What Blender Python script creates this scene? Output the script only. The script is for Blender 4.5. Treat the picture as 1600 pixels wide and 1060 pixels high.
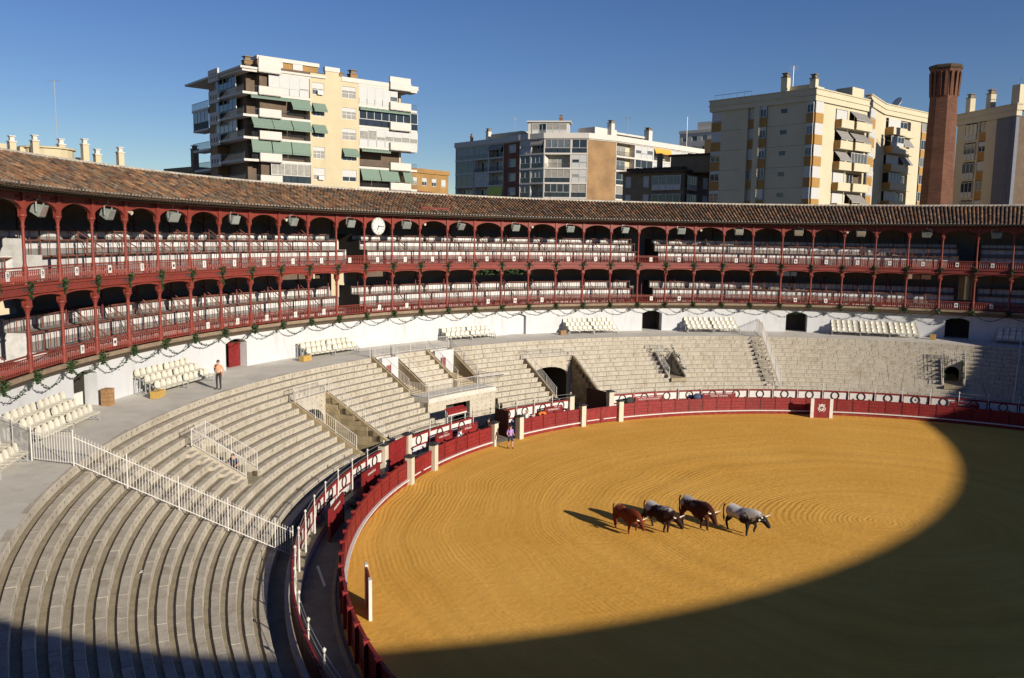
import bpy, bmesh, math, random
from mathutils import Vector, Matrix
rnd = random.Random(7)
scene = bpy.context.scene
for o in list(bpy.data.objects): bpy.data.objects.remove(o)
COL = scene.collection
rad = math.radians
# ------------------------------------------------------------------ camera
CAM_H, CAM_D = 14.32, 44.667
YAW, PITCH, ROLL, FPX = rad(31.259), rad(6.94), rad(0.869), 1301.96
_cy, _sy = math.cos(YAW), math.sin(YAW)
C_F = Vector((-_sy*math.cos(PITCH), _cy*math.cos(PITCH), -math.sin(PITCH)))
_r0 = Vector((_cy, _sy, 0)); _u0 = _r0.cross(C_F)
C_R = math.cos(ROLL)*_r0 + math.sin(ROLL)*_u0
C_U = -math.sin(ROLL)*_r0 + math.cos(ROLL)*_u0
C_P = Vector((0, -CAM_D, CAM_H))
cd = bpy.data.cameras.new('camera'); cam = bpy.data.objects.new('camera', cd); COL.objects.link(cam)
cd.sensor_width = 36; cd.lens = 36*FPX/1600; cd.clip_start = 0.05; cd.clip_end = 6000
cam.matrix_world = Matrix(((C_R.x, C_U.x, -C_F.x, C_P.x), (C_R.y, C_U.y, -C_F.y, C_P.y), (C_R.z, C_U.z, -C_F.z, C_P.z), (0, 0, 0, 1)))
scene.camera = cam
# ------------------------------------------------------------------ light
SUN_AZ, SUN_EL = -13.25, 19.45
w = bpy.data.worlds.new('World'); scene.world = w; w.use_nodes = True
nt = w.node_tree; bg = nt.nodes['Background']
sky = nt.nodes.new('ShaderNodeTexSky'); sky.sky_type = 'NISHITA'; sky.sun_disc = False
sky.sun_elevation = rad(SUN_EL); sky.sun_rotation = rad(90-SUN_AZ)
sky.altitude = 0; sky.air_density = 1.0; sky.dust_density = 0.0; sky.ozone_density = 3.5
hs = nt.nodes.new('ShaderNodeHueSaturation'); hs.inputs["Saturation"].default_value = 1.18; hs.inputs['Hue'].default_value = 0.518; nt.links.new(sky.outputs[0], hs.inputs['Color']); nt.links.new(hs.outputs[0], bg.inputs[0]); bg.inputs[1].default_value = 0.064
sd = bpy.data.lights.new('sun', 'SUN'); sun = bpy.data.objects.new('sun', sd); COL.objects.link(sun)
sd.energy = 5.0; sd.angle = rad(0.5); sd.color = (1.0, 0.91, 0.76)
_sv = Vector((math.cos(rad(SUN_EL))*math.cos(rad(SUN_AZ)), math.cos(rad(SUN_EL))*math.sin(rad(SUN_AZ)), math.sin(rad(SUN_EL))))
sun.rotation_euler = _sv.to_track_quat('Z', 'Y').to_euler(); sun.location = (60, -14, 60)
vs = scene.view_settings; vs.view_transform = 'Standard'; vs.look = 'None'; vs.exposure = 0.4; vs.gamma = 1
# ------------------------------------------------------------------ helpers
def P(R, deg, z=0.0):
    a = rad(deg); return Vector((R*math.cos(a), R*math.sin(a), z))
def pix(p):                      # where a world point falls in the 1600x1060 frame
    d = Vector(p)-C_P; z = d.dot(C_F)
    if z < 0.3: return None
    return 800+FPX*d.dot(C_R)/z, 530-FPX*d.dot(C_U)/z
def ray(px, py):
    return C_F + (px-800)/FPX*C_R - (py-530)/FPX*C_U
def at_depth(px, d, py=371):
    q = C_P + ray(px, py)*d; return Vector((q.x, q.y, 0))
class MB:
    def __init__(s): s.v = []; s.f = []; s.m = []; s.c = []
    def add(s, vs, fs, m=0, c=None):
        n = len(s.v); s.v += [tuple(p) for p in vs]
        for f in fs: s.f.append(tuple(n+i for i in f)); s.m.append(m); s.c.append(c)
    def hexa(s, p, m=0, c=None):         # 8 points: bottom 4 ccw, top 4
        s.add(p, [(3,2,1,0),(4,5,6,7),(0,1,5,4),(1,2,6,5),(2,3,7,6),(3,0,4,7)], m, c)
    def box(s, x0, x1, y0, y1, z0, z1, m=0, M=None, c=None):
        p = [Vector(q) for q in ((x0,y0,z0),(x1,y0,z0),(x1,y1,z0),(x0,y1,z0),(x0,y0,z1),(x1,y0,z1),(x1,y1,z1),(x0,y1,z1))]
        if M is not None: p = [M@q for q in p]
        s.hexa(p, m, c)
    def pbox(s, R0, R1, a0, a1, z0, z1, m=0, c=None):  # polar box, straight sides
        if a0 > a1: a0, a1 = a1, a0
        s.hexa([P(R0,a0,z0),P(R1,a0,z0),P(R1,a1,z0),P(R0,a1,z0),P(R0,a0,z1),P(R1,a0,z1),P(R1,a1,z1),P(R0,a1,z1)], m, c)
    def tube(s, a, b, r, n=6, r2=None, m=0, caps=True):
        a = Vector(a); b = Vector(b); d = (b-a)
        if d.length < 1e-6: return
        q = d.to_track_quat('Z', 'Y'); r2 = r if r2 is None else r2
        vs = [a+q@Vector((r*math.cos(2*math.pi*i/n), r*math.sin(2*math.pi*i/n), 0)) for i in range(n)]
        vs += [b+q@Vector((r2*math.cos(2*math.pi*i/n), r2*math.sin(2*math.pi*i/n), 0)) for i in range(n)]
        fs = [(i, (i+1)%n, n+(i+1)%n, n+i) for i in range(n)]
        if caps: fs += [tuple(range(n-1,-1,-1)), tuple(range(n, 2*n))]
        s.add(vs, fs, m)
    def lathe(s, c, prof, n=8, m=0):     # prof: (r,z) list, about vertical axis at c
        c = Vector(c); vs = []; k = len(prof)
        for r, z in prof:
            vs += [c+Vector((r*math.cos(2*math.pi*i/n), r*math.sin(2*math.pi*i/n), z)) for i in range(n)]
        fs = [(j*n+i, j*n+(i+1)%n, (j+1)*n+(i+1)%n, (j+1)*n+i) for j in range(k-1) for i in range(n)]
        fs += [tuple(range(n-1,-1,-1)), tuple(range((k-1)*n, k*n))]
        s.add(vs, fs, m)
    def sweep(s, prof, a0, a1, step=1.0, m=0, closed=True):   # prof (R,z) ring swept a0->a1 degrees
        n = max(1, int(math.ceil(abs(a1-a0)/step-1e-6))); k = len(prof)
        vs = [P(R, a0+(a1-a0)*i/n, z) for i in range(n+1) for R, z in prof]
        fs = []
        for i in range(n):
            for j in range(k if closed else k-1):
                j2 = (j+1)%k; fs.append((i*k+j, i*k+j2, (i+1)*k+j2, (i+1)*k+j))
        if closed and abs(abs(a1-a0)-360) > 1e-3:
            fs += [tuple(range(k-1,-1,-1)), tuple(n*k+j for j in range(k))]
        s.add(vs, fs, m)
    def prism(s, pts, ax, m=0):          # polygon pts (3d) extruded by vector ax
        ax = Vector(ax); n = len(pts); vs = [Vector(p) for p in pts]; vs += [p+ax for p in vs]
        s.add(vs, [tuple(range(n-1,-1,-1)), tuple(range(n,2*n))]+[(i,(i+1)%n,n+(i+1)%n,n+i) for i in range(n)], m)
    def mesh(s, name, mats, smooth=False, fix=True):
        me = bpy.data.meshes.new(name); me.from_pydata(s.v, [], s.f)
        for mt in (mats if isinstance(mats, (list, tuple)) else [mats]): me.materials.append(mt)
        me.polygons.foreach_set('material_index', s.m)
        if any(c is not None for c in s.c):
            at = me.color_attributes.new('tint', 'FLOAT_COLOR', 'CORNER'); buf = []
            for p, c in zip(me.polygons, s.c): buf += list(c or (1,1,1,1))*p.loop_total
            at.data.foreach_set('color', buf)
        if smooth: me.polygons.foreach_set('use_smooth', [True]*len(me.polygons))
        if fix:
            bm = bmesh.new(); bm.from_mesh(me); bmesh.ops.recalc_face_normals(bm, faces=bm.faces); bm.to_mesh(me); bm.free()
        me.update(); return me
    def build(s, name, mats, parent=None, **k):
        return link(name, s.mesh(name, mats, **k), parent)
def link(name, me, parent=None, loc=(0,0,0), rz=0.0, sc=(1,1,1)):
    o = bpy.data.objects.new(name, me); COL.objects.link(o); o.parent = parent
    o.location = loc; o.rotation_euler = (0,0,rz); o.scale = sc
    return o
def tag(o, label=None, cat=None, group=None, kind=None):
    for k, v in (('label',label),('category',cat),('group',group),('kind',kind)):
        if v: o[k] = v
    return o
def empty(name, loc=(0,0,0), rz=0.0, label=None, cat=None, group=None):
    o = link(name, None, None, loc, rz); o.empty_display_size = 0.3
    return tag(o, label, cat, group)
def rectcut(a0, a1, cuts):
    iv = [(a0, a1)]
    for c0, c1 in cuts:
        nx = []
        for x, y in iv:
            if c1 <= x or c0 >= y: nx.append((x, y))
            else:
                if c0 > x: nx.append((x, c0))
                if c1 < y: nx.append((c1, y))
        iv = nx
    return iv
# ------------------------------------------------------------------ materials
MAT = {}
def mat(name, col, rough=0.8, var=0.12, scale=3.0, bump=0.0, bscale=30.0, spec=0.3, metal=0.0, streak=0.0, dirt=None, dirtamt=0.0, dscale=1.2, tint=False, coat=0, objrand=0.0):
    m = bpy.data.materials.new(name); m.use_nodes = True; t = m.node_tree; N = t.nodes; L = t.links
    b = N['Principled BSDF']; b.inputs['Roughness'].default_value = rough
    b.inputs['Specular IOR Level'].default_value = spec; b.inputs['Metallic'].default_value = metal
    geo = N.new('ShaderNodeNewGeometry')
    no = N.new('ShaderNodeTexNoise'); no.inputs['Scale'].default_value = scale; no.inputs['Detail'].default_value = 6; no.inputs['Roughness'].default_value = 0.65
    L.new(geo.outputs['Position'], no.inputs['Vector'])
    r = N.new('ShaderNodeMapRange'); r.inputs[1].default_value = 0.3; r.inputs[2].default_value = 0.7
    r.inputs[3].default_value = 1-var; r.inputs[4].default_value = 1+var; L.new(no.outputs['Fac'], r.inputs[0])
    mx = N.new('ShaderNodeVectorMath'); mx.operation = 'SCALE'; mx.inputs[0].default_value = col[:3]
    L.new(r.outputs[0], mx.inputs['Scale']); out = mx.outputs[0]
    if tint:
        a = N.new('ShaderNodeAttribute'); a.attribute_name = 'tint'
        mm = N.new('ShaderNodeVectorMath'); mm.operation = 'MULTIPLY'; L.new(out, mm.inputs[0]); L.new(a.outputs['Color'], mm.inputs[1]); out = mm.outputs[0]
    if objrand:
        oi = N.new('ShaderNodeObjectInfo'); rr = N.new('ShaderNodeMapRange'); rr.inputs[3].default_value = 1-objrand; rr.inputs[4].default_value = 1+objrand
        L.new(oi.outputs['Random'], rr.inputs[0]); mm = N.new('ShaderNodeVectorMath'); mm.operation = 'SCALE'; L.new(out, mm.inputs[0]); L.new(rr.outputs[0], mm.inputs['Scale']); out = mm.outputs[0]
    if dirt:
        n2 = N.new('ShaderNodeTexNoise'); n2.inputs['Scale'].default_value = dscale; n2.inputs['Detail'].default_value = 9; n2.inputs['Roughness'].default_value = 0.72
        if streak:
            mp = N.new('ShaderNodeMapping'); mp.inputs['Scale'].default_value = (1,1,streak); L.new(geo.outputs['Position'], mp.inputs['Vector']); L.new(mp.outputs[0], n2.inputs['Vector'])
        else: L.new(geo.outputs['Position'], n2.inputs['Vector'])
        rp = N.new('ShaderNodeMapRange'); rp.inputs[1].default_value = 0.5; rp.inputs[2].default_value = 0.72; rp.inputs[4].default_value = dirtamt
        L.new(n2.outputs['Fac'], rp.inputs[0])
        mi = N.new('ShaderNodeMix'); mi.data_type = 'RGBA'; L.new(rp.outputs[0], mi.inputs[0]); L.new(out, mi.inputs[6]); mi.inputs[7].default_value = (*dirt, 1); out = mi.outputs[2]
    L.new(out, b.inputs['Base Color'])
    if bump:
        n3 = N.new('ShaderNodeTexNoise'); n3.inputs['Scale'].default_value = bscale; n3.inputs['Detail'].default_value = 5; L.new(geo.outputs['Position'], n3.inputs['Vector'])
        bp = N.new('ShaderNodeBump'); bp.inputs['Strength'].default_value = bump; bp.inputs['Distance'].default_value = 0.05
        L.new(n3.outputs['Fac'], bp.inputs['Height']); L.new(bp.outputs[0], b.inputs['Normal'])
    MAT[name] = m; return m
mat('white_plaster', (0.505,0.515,0.535), 0.85, 0.03, 1.5, 0.15, 8, dirt=(0.36,0.34,0.31), dirtamt=0.55, dscale=1.3, streak=.22)
mat('red_iron', (0.19,0.033,0.022), 0.55, 0.15, 5, 0.05, 40, spec=0.4, dirt=(0.11,0.022,0.016), dirtamt=0.5, dscale=2.0, objrand=0.08)
mat('dark_red_iron', (0.13,0.025,0.03), 0.6, 0.15, 5)
mat('red_wood', (0.185,0.010,0.011), 0.6, 0.3, 5, 0.1, 25, spec=0.4, dirt=(0.25,0.055,0.042), dirtamt=0.5, dscale=3.2, objrand=0.12)
mat('maroon_wood', (0.055,0.010,0.009), 0.55, 0.15, 3, 0.1, 25, dirt=(0.08,0.02,0.018), dirtamt=0.6)
mat('red_base', (0.19,0.02,0.018), 0.8, 0.2, 3, 0.2, 20, dirt=(0.26,0.11,0.06), dirtamt=0.6, dscale=1.5)
mat('bench_wood', (0.17,0.065,0.045), 0.7, 0.2, 6, 0.1, 40, objrand=0.15)
mat('bench_white', (0.56,0.55,0.54), 0.7, 0.12, 3, dirt=(0.30,0.27,0.25), dirtamt=0.6, dscale=1.6, objrand=0.12)
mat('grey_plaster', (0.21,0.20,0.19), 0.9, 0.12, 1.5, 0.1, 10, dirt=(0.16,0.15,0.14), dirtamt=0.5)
mat('timber_and_shade', (0.05,0.042,0.036), 0.85, 0.2, 4)  # dark wood of floors; in passages and stair gaps it stands for shade
mat('ledge_stone', (0.23,0.17,0.115), 0.9, 0.2, 3, 0.4, 12, dirt=(0.14,0.11,0.07), dirtamt=0.7)
mat('concrete', (0.53,0.50,0.445), 0.9, 0.10, 0.8, 0.2, 14, dirt=(0.36,0.33,0.28), dirtamt=0.6, dscale=0.6)
mat('foot_stone', (0.31,0.26,0.175), 0.92, 0.18, 2.5, 0.35, 14, dirt=(0.20,0.16,0.09), dirtamt=0.6, dscale=1.4)
mat('mortar', (0.085,0.065,0.045), 0.95, 0.2, 3, 0.3, 14)
mat('side_stone', (0.36,0.285,0.17), 0.9, 0.2, 1.5, 0.4, 10, dirt=(0.20,0.15,0.09), dirtamt=0.7, objrand=0.2)
mat('white_metal', (0.58,0.56,0.53), 0.5, 0.05, 5, dirt=(0.40,0.30,0.22), dirtamt=0.35, dscale=6)
mat('grey_metal', (0.42,0.43,0.43), 0.45, 0.1, 8, metal=0.4)
mat('seat_plastic', (0.55,0.52,0.435), 0.4, 0.05, 4, spec=0.5, dirt=(0.48,0.42,0.32), dirtamt=0.4, dscale=3, objrand=0.07)
mat('white_paint', (0.60,0.58,0.55), 0.6, 0.05, 4, dirt=(0.42,0.34,0.25), dirtamt=0.5, dscale=2.5)
mat('post_white', (0.52,0.47,0.38), 0.8, 0.08, 4, 0.1, 20, dirt=(0.42,0.30,0.16), dirtamt=0.6, dscale=2)
mat('black_cap', (0.035,0.035,0.035), 0.6, 0.2, 6)
mat('black_paint', (0.02,0.018,0.02), 0.6, 0.1, 5)
mat('callejon_floor', (0.19,0.17,0.135), 0.95, 0.22, 1.2, 0.3, 14, dirt=(0.24,0.18,0.10), dirtamt=0.6, dscale=0.8)
mat('leaf', (0.034,0.060,0.020), 0.6, 0.4, 9, spec=0.3)
mat('leaf_dark', (0.026,0.048,0.018), 0.6, 0.4, 9, spec=0.3)
mat('bark', (0.10,0.075,0.05), 0.9, 0.3, 6)
mat('glass_dark', (0.02,0.024,0.03), 0.06, 0.3, 0.5, spec=0.8)
mat('lamp_glass', (0.45,0.5,0.48), 0.08, 0.05, 5, spec=0.9, metal=0.6)
mat('lamp_body', (0.33,0.36,0.33), 0.45, 0.1, 5, metal=0.3)
mat('tile', (0.64,0.66,0.70), 0.85, 0.22, 2.2, 0.3, 25, dirt=(0.10,0.085,0.065), dirtamt=0.75, dscale=1.5, tint=True)
mat('roof_bed', (0.07,0.05,0.035), 0.95, 0.2, 3)
mat('mortar_light', (0.42,0.38,0.32), 0.95, 0.3, 4, 0.4, 14, dirt=(0.16,0.13,0.09), dirtamt=0.8)
mat('yellow_box', (0.50,0.32,0.09), 0.7, 0.15, 5)
mat('brown_box', (0.30,0.17,0.08), 0.7, 0.3, 7)
mat('ground', (0.16,0.15,0.14), 0.95, 0.2, 0.3)
def polar_nodes(t):
    N, L = t.nodes, t.links
    g = N.new('ShaderNodeNewGeometry'); s = N.new('ShaderNodeSeparateXYZ'); L.new(g.outputs['Position'], s.inputs[0])
    return N, L, g, s
def M_(N, L, op, a, b=None, c=None):
    n = N.new('ShaderNodeMath'); n.operation = op
    for i, x in enumerate((a, b, c)):
        if x is None: continue
        if isinstance(x, (int, float)): n.inputs[i].default_value = x
        else: L.new(x, n.inputs[i])
    return n.outputs[0]
def stone_mat():
    m = mat('stone_block', (0.445,0.40,0.325), 0.9, 0.12, 2.0, 0.35, 16, dirt=(0.25,0.195,0.13), dirtamt=0.8, dscale=1.3, objrand=0.07)
    t = m.node_tree; N, L, g, s = polar_nodes(t); b = N['Principled BSDF']
    src = b.inputs['Base Color'].links[0].from_socket
    x, y, z = s.outputs
    R = M_(N,L,'SQRT', M_(N,L,'ADD', M_(N,L,'MULTIPLY',x,x), M_(N,L,'MULTIPLY',y,y)))
    ang = M_(N,L,'ARCTAN2', y, x)
    q = M_(N,L,'FRACT', M_(N,L,'MULTIPLY', ang, 74.0))
    wn = N.new('ShaderNodeTexNoise'); wn.inputs['Scale'].default_value = 7.0; wn.inputs['Detail'].default_value = 4; L.new(g.outputs['Position'], wn.inputs['Vector'])
    m1 = M_(N,L,'LESS_THAN', M_(N,L,'ABSOLUTE', M_(N,L,'SUBTRACT', q, 0.5)), 0.10)
    zf = M_(N,L,'FRACT', M_(N,L,'DIVIDE', M_(N,L,'SUBTRACT', 5.325, z), 0.305))
    m2 = M_(N,L,'LESS_THAN', M_(N,L,'ABSOLUTE', M_(N,L,'SUBTRACT', zf, 0.45)), 0.15)
    m3 = M_(N,L,'GREATER_THAN', wn.outputs['Fac'], 0.47)
    ns = N.new('ShaderNodeSeparateXYZ'); L.new(g.outputs['Normal'], ns.inputs[0])
    m4 = M_(N,L,'LESS_THAN', ns.outputs[2], 0.4)
    mk = M_(N,L,'MULTIPLY', M_(N,L,'MULTIPLY', m1, m2), M_(N,L,'MULTIPLY', m3, m4))
    mk = M_(N,L,'MULTIPLY', mk, 0.75)
    mi = N.new('ShaderNodeMix'); mi.data_type = 'RGBA'; L.new(mk, mi.inputs[0]); L.new(src, mi.inputs[6]); mi.inputs[7].default_value = (0.10,0.085,0.075,1)
    L.new(mi.outputs[2], b.inputs['Base Color'])
stone_mat()
def sand_mat():
    m = bpy.data.materials.new('sand'); m.use_nodes = True; t = m.node_tree; N, L, g, s = polar_nodes(t); b = N['Principled BSDF']
    b.inputs['Roughness'].default_value = 0.95; b.inputs['Specular IOR Level'].default_value = 0.1
    n1 = N.new('ShaderNodeTexNoise'); n1.inputs['Scale'].default_value = 0.16; n1.inputs['Detail'].default_value = 7; n1.inputs['Roughness'].default_value = 0.6; L.new(g.outputs['Position'], n1.inputs['Vector'])
    cr = N.new('ShaderNodeValToRGB'); e = cr.color_ramp.elements
    e[0].position = 0.25; e[0].color = (0.62,0.315,0.052,1); e[1].position = 0.75; e[1].color = (0.74,0.410,0.088,1)
    L.new(n1.outputs['Fac'], cr.inputs[0])
    # rake furrows: rings about the whorl, bent by slow noise
    wv = N.new('ShaderNodeTexNoise'); wv.inputs['Scale'].default_value = 0.07; wv.inputs['Detail'].default_value = 2; L.new(g.outputs['Position'], wv.inputs['Vector'])
    dx = M_(N,L,'SUBTRACT', s.outputs[0], -5.2); dy = M_(N,L,'SUBTRACT', s.outputs[1], 1.2)
    r = M_(N,L,'SQRT', M_(N,L,'ADD', M_(N,L,'MULTIPLY',dx,dx), M_(N,L,'MULTIPLY',dy,dy)))
    w2 = N.new('ShaderNodeTexNoise'); w2.inputs['Scale'].default_value = 0.6; w2.inputs['Detail'].default_value = 2; L.new(g.outputs['Position'], w2.inputs['Vector'])
    r = M_(N,L,'ADD', r, M_(N,L,'ADD', M_(N,L,'MULTIPLY', wv.outputs['Fac'], 6.0), M_(N,L,'MULTIPLY', w2.outputs['Fac'], 0.16)))
    fine = M_(N,L,'SINE', M_(N,L,'MULTIPLY', r, 2*math.pi/0.25))
    bn = N.new('ShaderNodeTexNoise'); bn.noise_dimensions = '1D'; bn.inputs['Scale'].default_value = 0.9; bn.inputs['Detail'].default_value = 5; L.new(r, bn.inputs['W'])
    coarse = M_(N,L,'MULTIPLY_ADD', bn.outputs['Fac'], 5.0, -2.5)
    amp = N.new('ShaderNodeTexNoise'); amp.inputs['Scale'].default_value = 0.15; amp.inputs['Detail'].default_value = 7; amp.inputs['Roughness'].default_value = 0.6
    mp = N.new('ShaderNodeMapping'); mp.inputs['Location'].default_value = (13,5,2); L.new(g.outputs['Position'], mp.inputs[0]); L.new(mp.outputs[0], amp.inputs['Vector'])
    ar = N.new('ShaderNodeMapRange'); ar.inputs[1].default_value = 0.38; ar.inputs[2].default_value = 0.66; ar.inputs[3].default_value = 0.06; L.new(amp.outputs['Fac'], ar.inputs[0])
    gr = N.new('ShaderNodeTexNoise'); gr.inputs['Scale'].default_value = 3.0; gr.inputs['Detail'].default_value = 9; gr.inputs['Roughness'].default_value = 0.65; L.new(g.outputs['Position'], gr.inputs['Vector'])
    h = M_(N,L,'ADD', M_(N,L,'MULTIPLY', M_(N,L,'MULTIPLY', fine, ar.outputs[0]), 0.0068), M_(N,L,'MULTIPLY', coarse, 0.006))
    h = M_(N,L,'ADD', h, M_(N,L,'MULTIPLY', gr.outputs['Fac'], 0.045))
    bp = N.new('ShaderNodeBump'); bp.inputs['Strength'].default_value = 0.8; bp.inputs['Distance'].default_value = 1.0
    L.new(h, bp.inputs['Height']); L.new(bp.outputs[0], b.inputs['Normal'])
    # lighter / darker bands following the drag
    k = M_(N,L,'MULTIPLY', M_(N,L,'ADD', coarse, 1.0), 0.05); k = M_(N,L,'SUBTRACT', 1.04, k)
    sc = N.new('ShaderNodeVectorMath'); sc.operation = 'SCALE'; L.new(cr.outputs[0], sc.inputs[0]); L.new(k, sc.inputs['Scale'])
    L.new(sc.outputs[0], b.inputs['Base Color']); MAT['sand'] = m
sand_mat()
# ================================================================== setting
BAY = 3.75
A0 = 214.643                       # angle of gallery column 0, next columns every -3.75 deg
def AC(t): return A0-BAY*t
mb = MB(); mb.sweep([(47.5,-0.02),(3000,-0.02)],0,360,6,closed=False); tag(mb.build('ground', MAT['ground']), kind='structure')
mb = MB(); N_ = 96
mb.add([(0,0,0)]+[P(30.62, 360*i/N_, 0) for i in range(N_)], [(0,1+i,1+(i+1)%N_) for i in range(N_)])
tag(mb.build('arena_sand', MAT['sand']), kind='structure')
mb = MB(); mb.sweep([(30.6,0.004),(32.5,0.004)],0,360,1.5,closed=False)
callejon = tag(mb.build('alley_floor', MAT['callejon_floor']), kind='structure')
mb = MB(); mb.sweep([(40.55,5.0),(40.55,5.322),(45.2,5.43),(45.2,5.0)],0,360,1.0)
tag(mb.build('walkway', MAT['concrete']), kind='structure')
# ================================================================== stone terrace
NR, DR, DZ = 15, 0.52, 0.305
RR = [40.53-DR*i for i in range(NR)]; ZZ = [5.325-DZ*i for i in range(NR)]
def slope(R): return 5.325+(R-40.53)*DZ/DR
V1, V2, BX = (187.8,192.9), (149.0,156.0), (165.3,177.1)
HATCH = [(207.6,209.75,35.9,38.45), (134.0,136.35,35.4,38.45), (95.6,97.95,35.4,38.45)]
def cuts(R):
    c = [BX]
    if R < 38.4: c += [V1, V2]
    for a, b, r0, r1 in HATCH:
        if r0 < R < r1: c.append((a, b))
    return c
terr = empty('seating_terrace', P(37,200,0), label='ring of stepped cream stone seating rows around the bullring arena', cat='terrace')
TINV = Matrix.Translation(-Vector(terr.location))
def tchild(o):
    o.parent = terr; o.matrix_parent_inverse = TINV; return o
for i in range(NR):
    mb = MB()
    for a, b in rectcut(0, 360, cuts(RR[i]+0.1)):
        mb.sweep([(RR[i]+.016, ZZ[i]-.42),(RR[i]+.016, ZZ[i]-.016),(RR[i]+.272, ZZ[i]-.016),(RR[i]+.272, ZZ[i]-.42)], a, b, 1.25, 1)
    if i > 0:
        for a, b in rectcut(0, 360, cuts(RR[i]+0.4)):
            mb.sweep([(RR[i]+.26, ZZ[i]-.42),(RR[i]+.26, ZZ[i]-.075),(RR[i-1]+.05, ZZ[i]-.075),(RR[i-1]+.05, ZZ[i]-.42)], a, b, 1.25, 0)
    tchild(mb.build('seat_row', [MAT['foot_stone'], MAT['mortar']]))
mb = MB()
for a, b in rectcut(0, 360, [V1, V2, BX]): mb.sweep([(32.5,0.0),(32.5,0.62),(33.28,0.62),(33.28,0.0)], a, b, 1.25)
tchild(mb.build('front_aisle', MAT['foot_stone']))
# stone blocks: one unit mesh scaled to length
ub = MB(); ub.v = []; L0 = 0.5
pr = [(0.0,-0.345),(0.0,-0.018),(-0.018,0.0),(-0.275,0.0),(-0.275,-0.345)]
ub.prism([(-L0, y, z) for y, z in pr], (1,0,0)); UB = ub.mesh('stone_block', MAT['stone_block'])
ub2 = MB(); ub2.prism([(-L0, y+(0.004 if j == 0 else -0.003), z) for j, (y, z) in enumerate(pr)], (1,0,0)); UB2 = ub2.mesh('stone_block', MAT['stone_block'])
blocks = []
for i in range(NR):
    for a, b in rectcut(60, 262, cuts(RR[i]+0.1)):
        x = a
        while x < b-0.05:
            Lm = rnd.uniform(0.75, 1.55); d = math.degrees(Lm/RR[i])
            if x+d > b-0.6: d = b-x
            ac = x+d/2; p = P(RR[i]-rnd.uniform(0,.009), ac, ZZ[i]+rnd.uniform(-.005,.004))
            q = pix(p); Ln = math.radians(d)*RR[i]-(0.016 if (p-C_P).length < 36 else 0.03)
            if q and -80 < q[0] < 1690 and q[1] < 1120: blocks.append(((p-C_P).length, p, rad(ac+90), Ln, (0<=q[0]<=1600 and q[1]<=1060)))
            x += d
blocks.sort(key=lambda k: (not k[4], k[0]))
rest = MB()
for n, (dist, p, rz, Ln, vis) in enumerate(blocks):
    if n < 240:
        tchild(link('stone_block', UB if n % 3 else UB2, None, p, rz, (Ln,1,1)))
    else:
        M = Matrix.Translation(p) @ Matrix.Rotation(rz,4,'Z') @ Matrix.Diagonal((Ln,1,1,1))
        me_ = UB if n % 3 else UB2
        rest.add([M@vv.co for vv in me_.vertices], [tuple(pp.vertices) for pp in me_.polygons])
tag(tchild(rest.build('stone_blocks', MAT['stone_block'])), kind='stuff')
def cone_wall(name, az, R0, R1, th, z0=0.0, mt='side_stone', top=0.06, n=1):
    # radial wall below the slope line, thickness th degrees (signed)
    mb = MB(); k = 8
    for j in range(k):
        ra, rb = R0+(R1-R0)*j/k, R0+(R1-R0)*(j+1)/k
        mb.hexa([P(ra,az,z0),P(rb,az,z0),P(rb,az+th,z0),P(ra,az+th,z0),P(ra,az,slope(ra)+top),P(rb,az,slope(rb)+top),P(rb,az+th,slope(rb)+top),P(ra,az+th,slope(ra)+top)])
    return tchild(mb.build(name, MAT[mt]))
def arch_pts(w, zs, zc, n=10):       # half-ellipse points from -w/2 to w/2
    return [(-w/2*math.cos(math.pi*i/n), zs+(zc-zs)*math.sin(math.pi*i/n)) for i in range(n+1)]
def passage(a0, a1, R1, z0, ztop, zs, zc, mt):
    # end wall across the cut at R1 with a dark arched mouth
    am = (a0+a1)/2; wd = 2*R1*math.tan(rad((a1-a0)/2)); mw = wd*(0.88 if z0 < 1 else .74)
    M = Matrix.Translation(P(R1, am, 0)) @ Matrix.Rotation(rad(am+90),4,'Z')
    mb = MB(); ap = arch_pts(mw, zs, zc)
    th = -0.35
    for (x0, q0), (x1, q1) in zip(ap[:-1], ap[1:]):
        mb.hexa([M@Vector(v) for v in ((x0,0,q0),(x1,0,q1),(x1,th,q1),(x0,th,q0),(x0,0,ztop),(x1,0,ztop),(x1,th,ztop),(x0,th,ztop))])
    mb.box(-wd/2,-mw/2,th,0,z0,ztop,M=M); mb.box(mw/2,wd/2,th,0,z0,ztop,M=M)
    o = tchild(mb.build('passage_wall', mt))
    mb = MB(); y1 = -4.2                     # the tunnel behind, its shade put into dark walls
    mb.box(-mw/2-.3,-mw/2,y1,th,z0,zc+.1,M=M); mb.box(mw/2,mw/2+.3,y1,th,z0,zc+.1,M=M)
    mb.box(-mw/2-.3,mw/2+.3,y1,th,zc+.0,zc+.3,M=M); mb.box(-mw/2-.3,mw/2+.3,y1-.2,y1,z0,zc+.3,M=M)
    tchild(mb.build('tunnel', MAT['timber_and_shade']))
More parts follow.
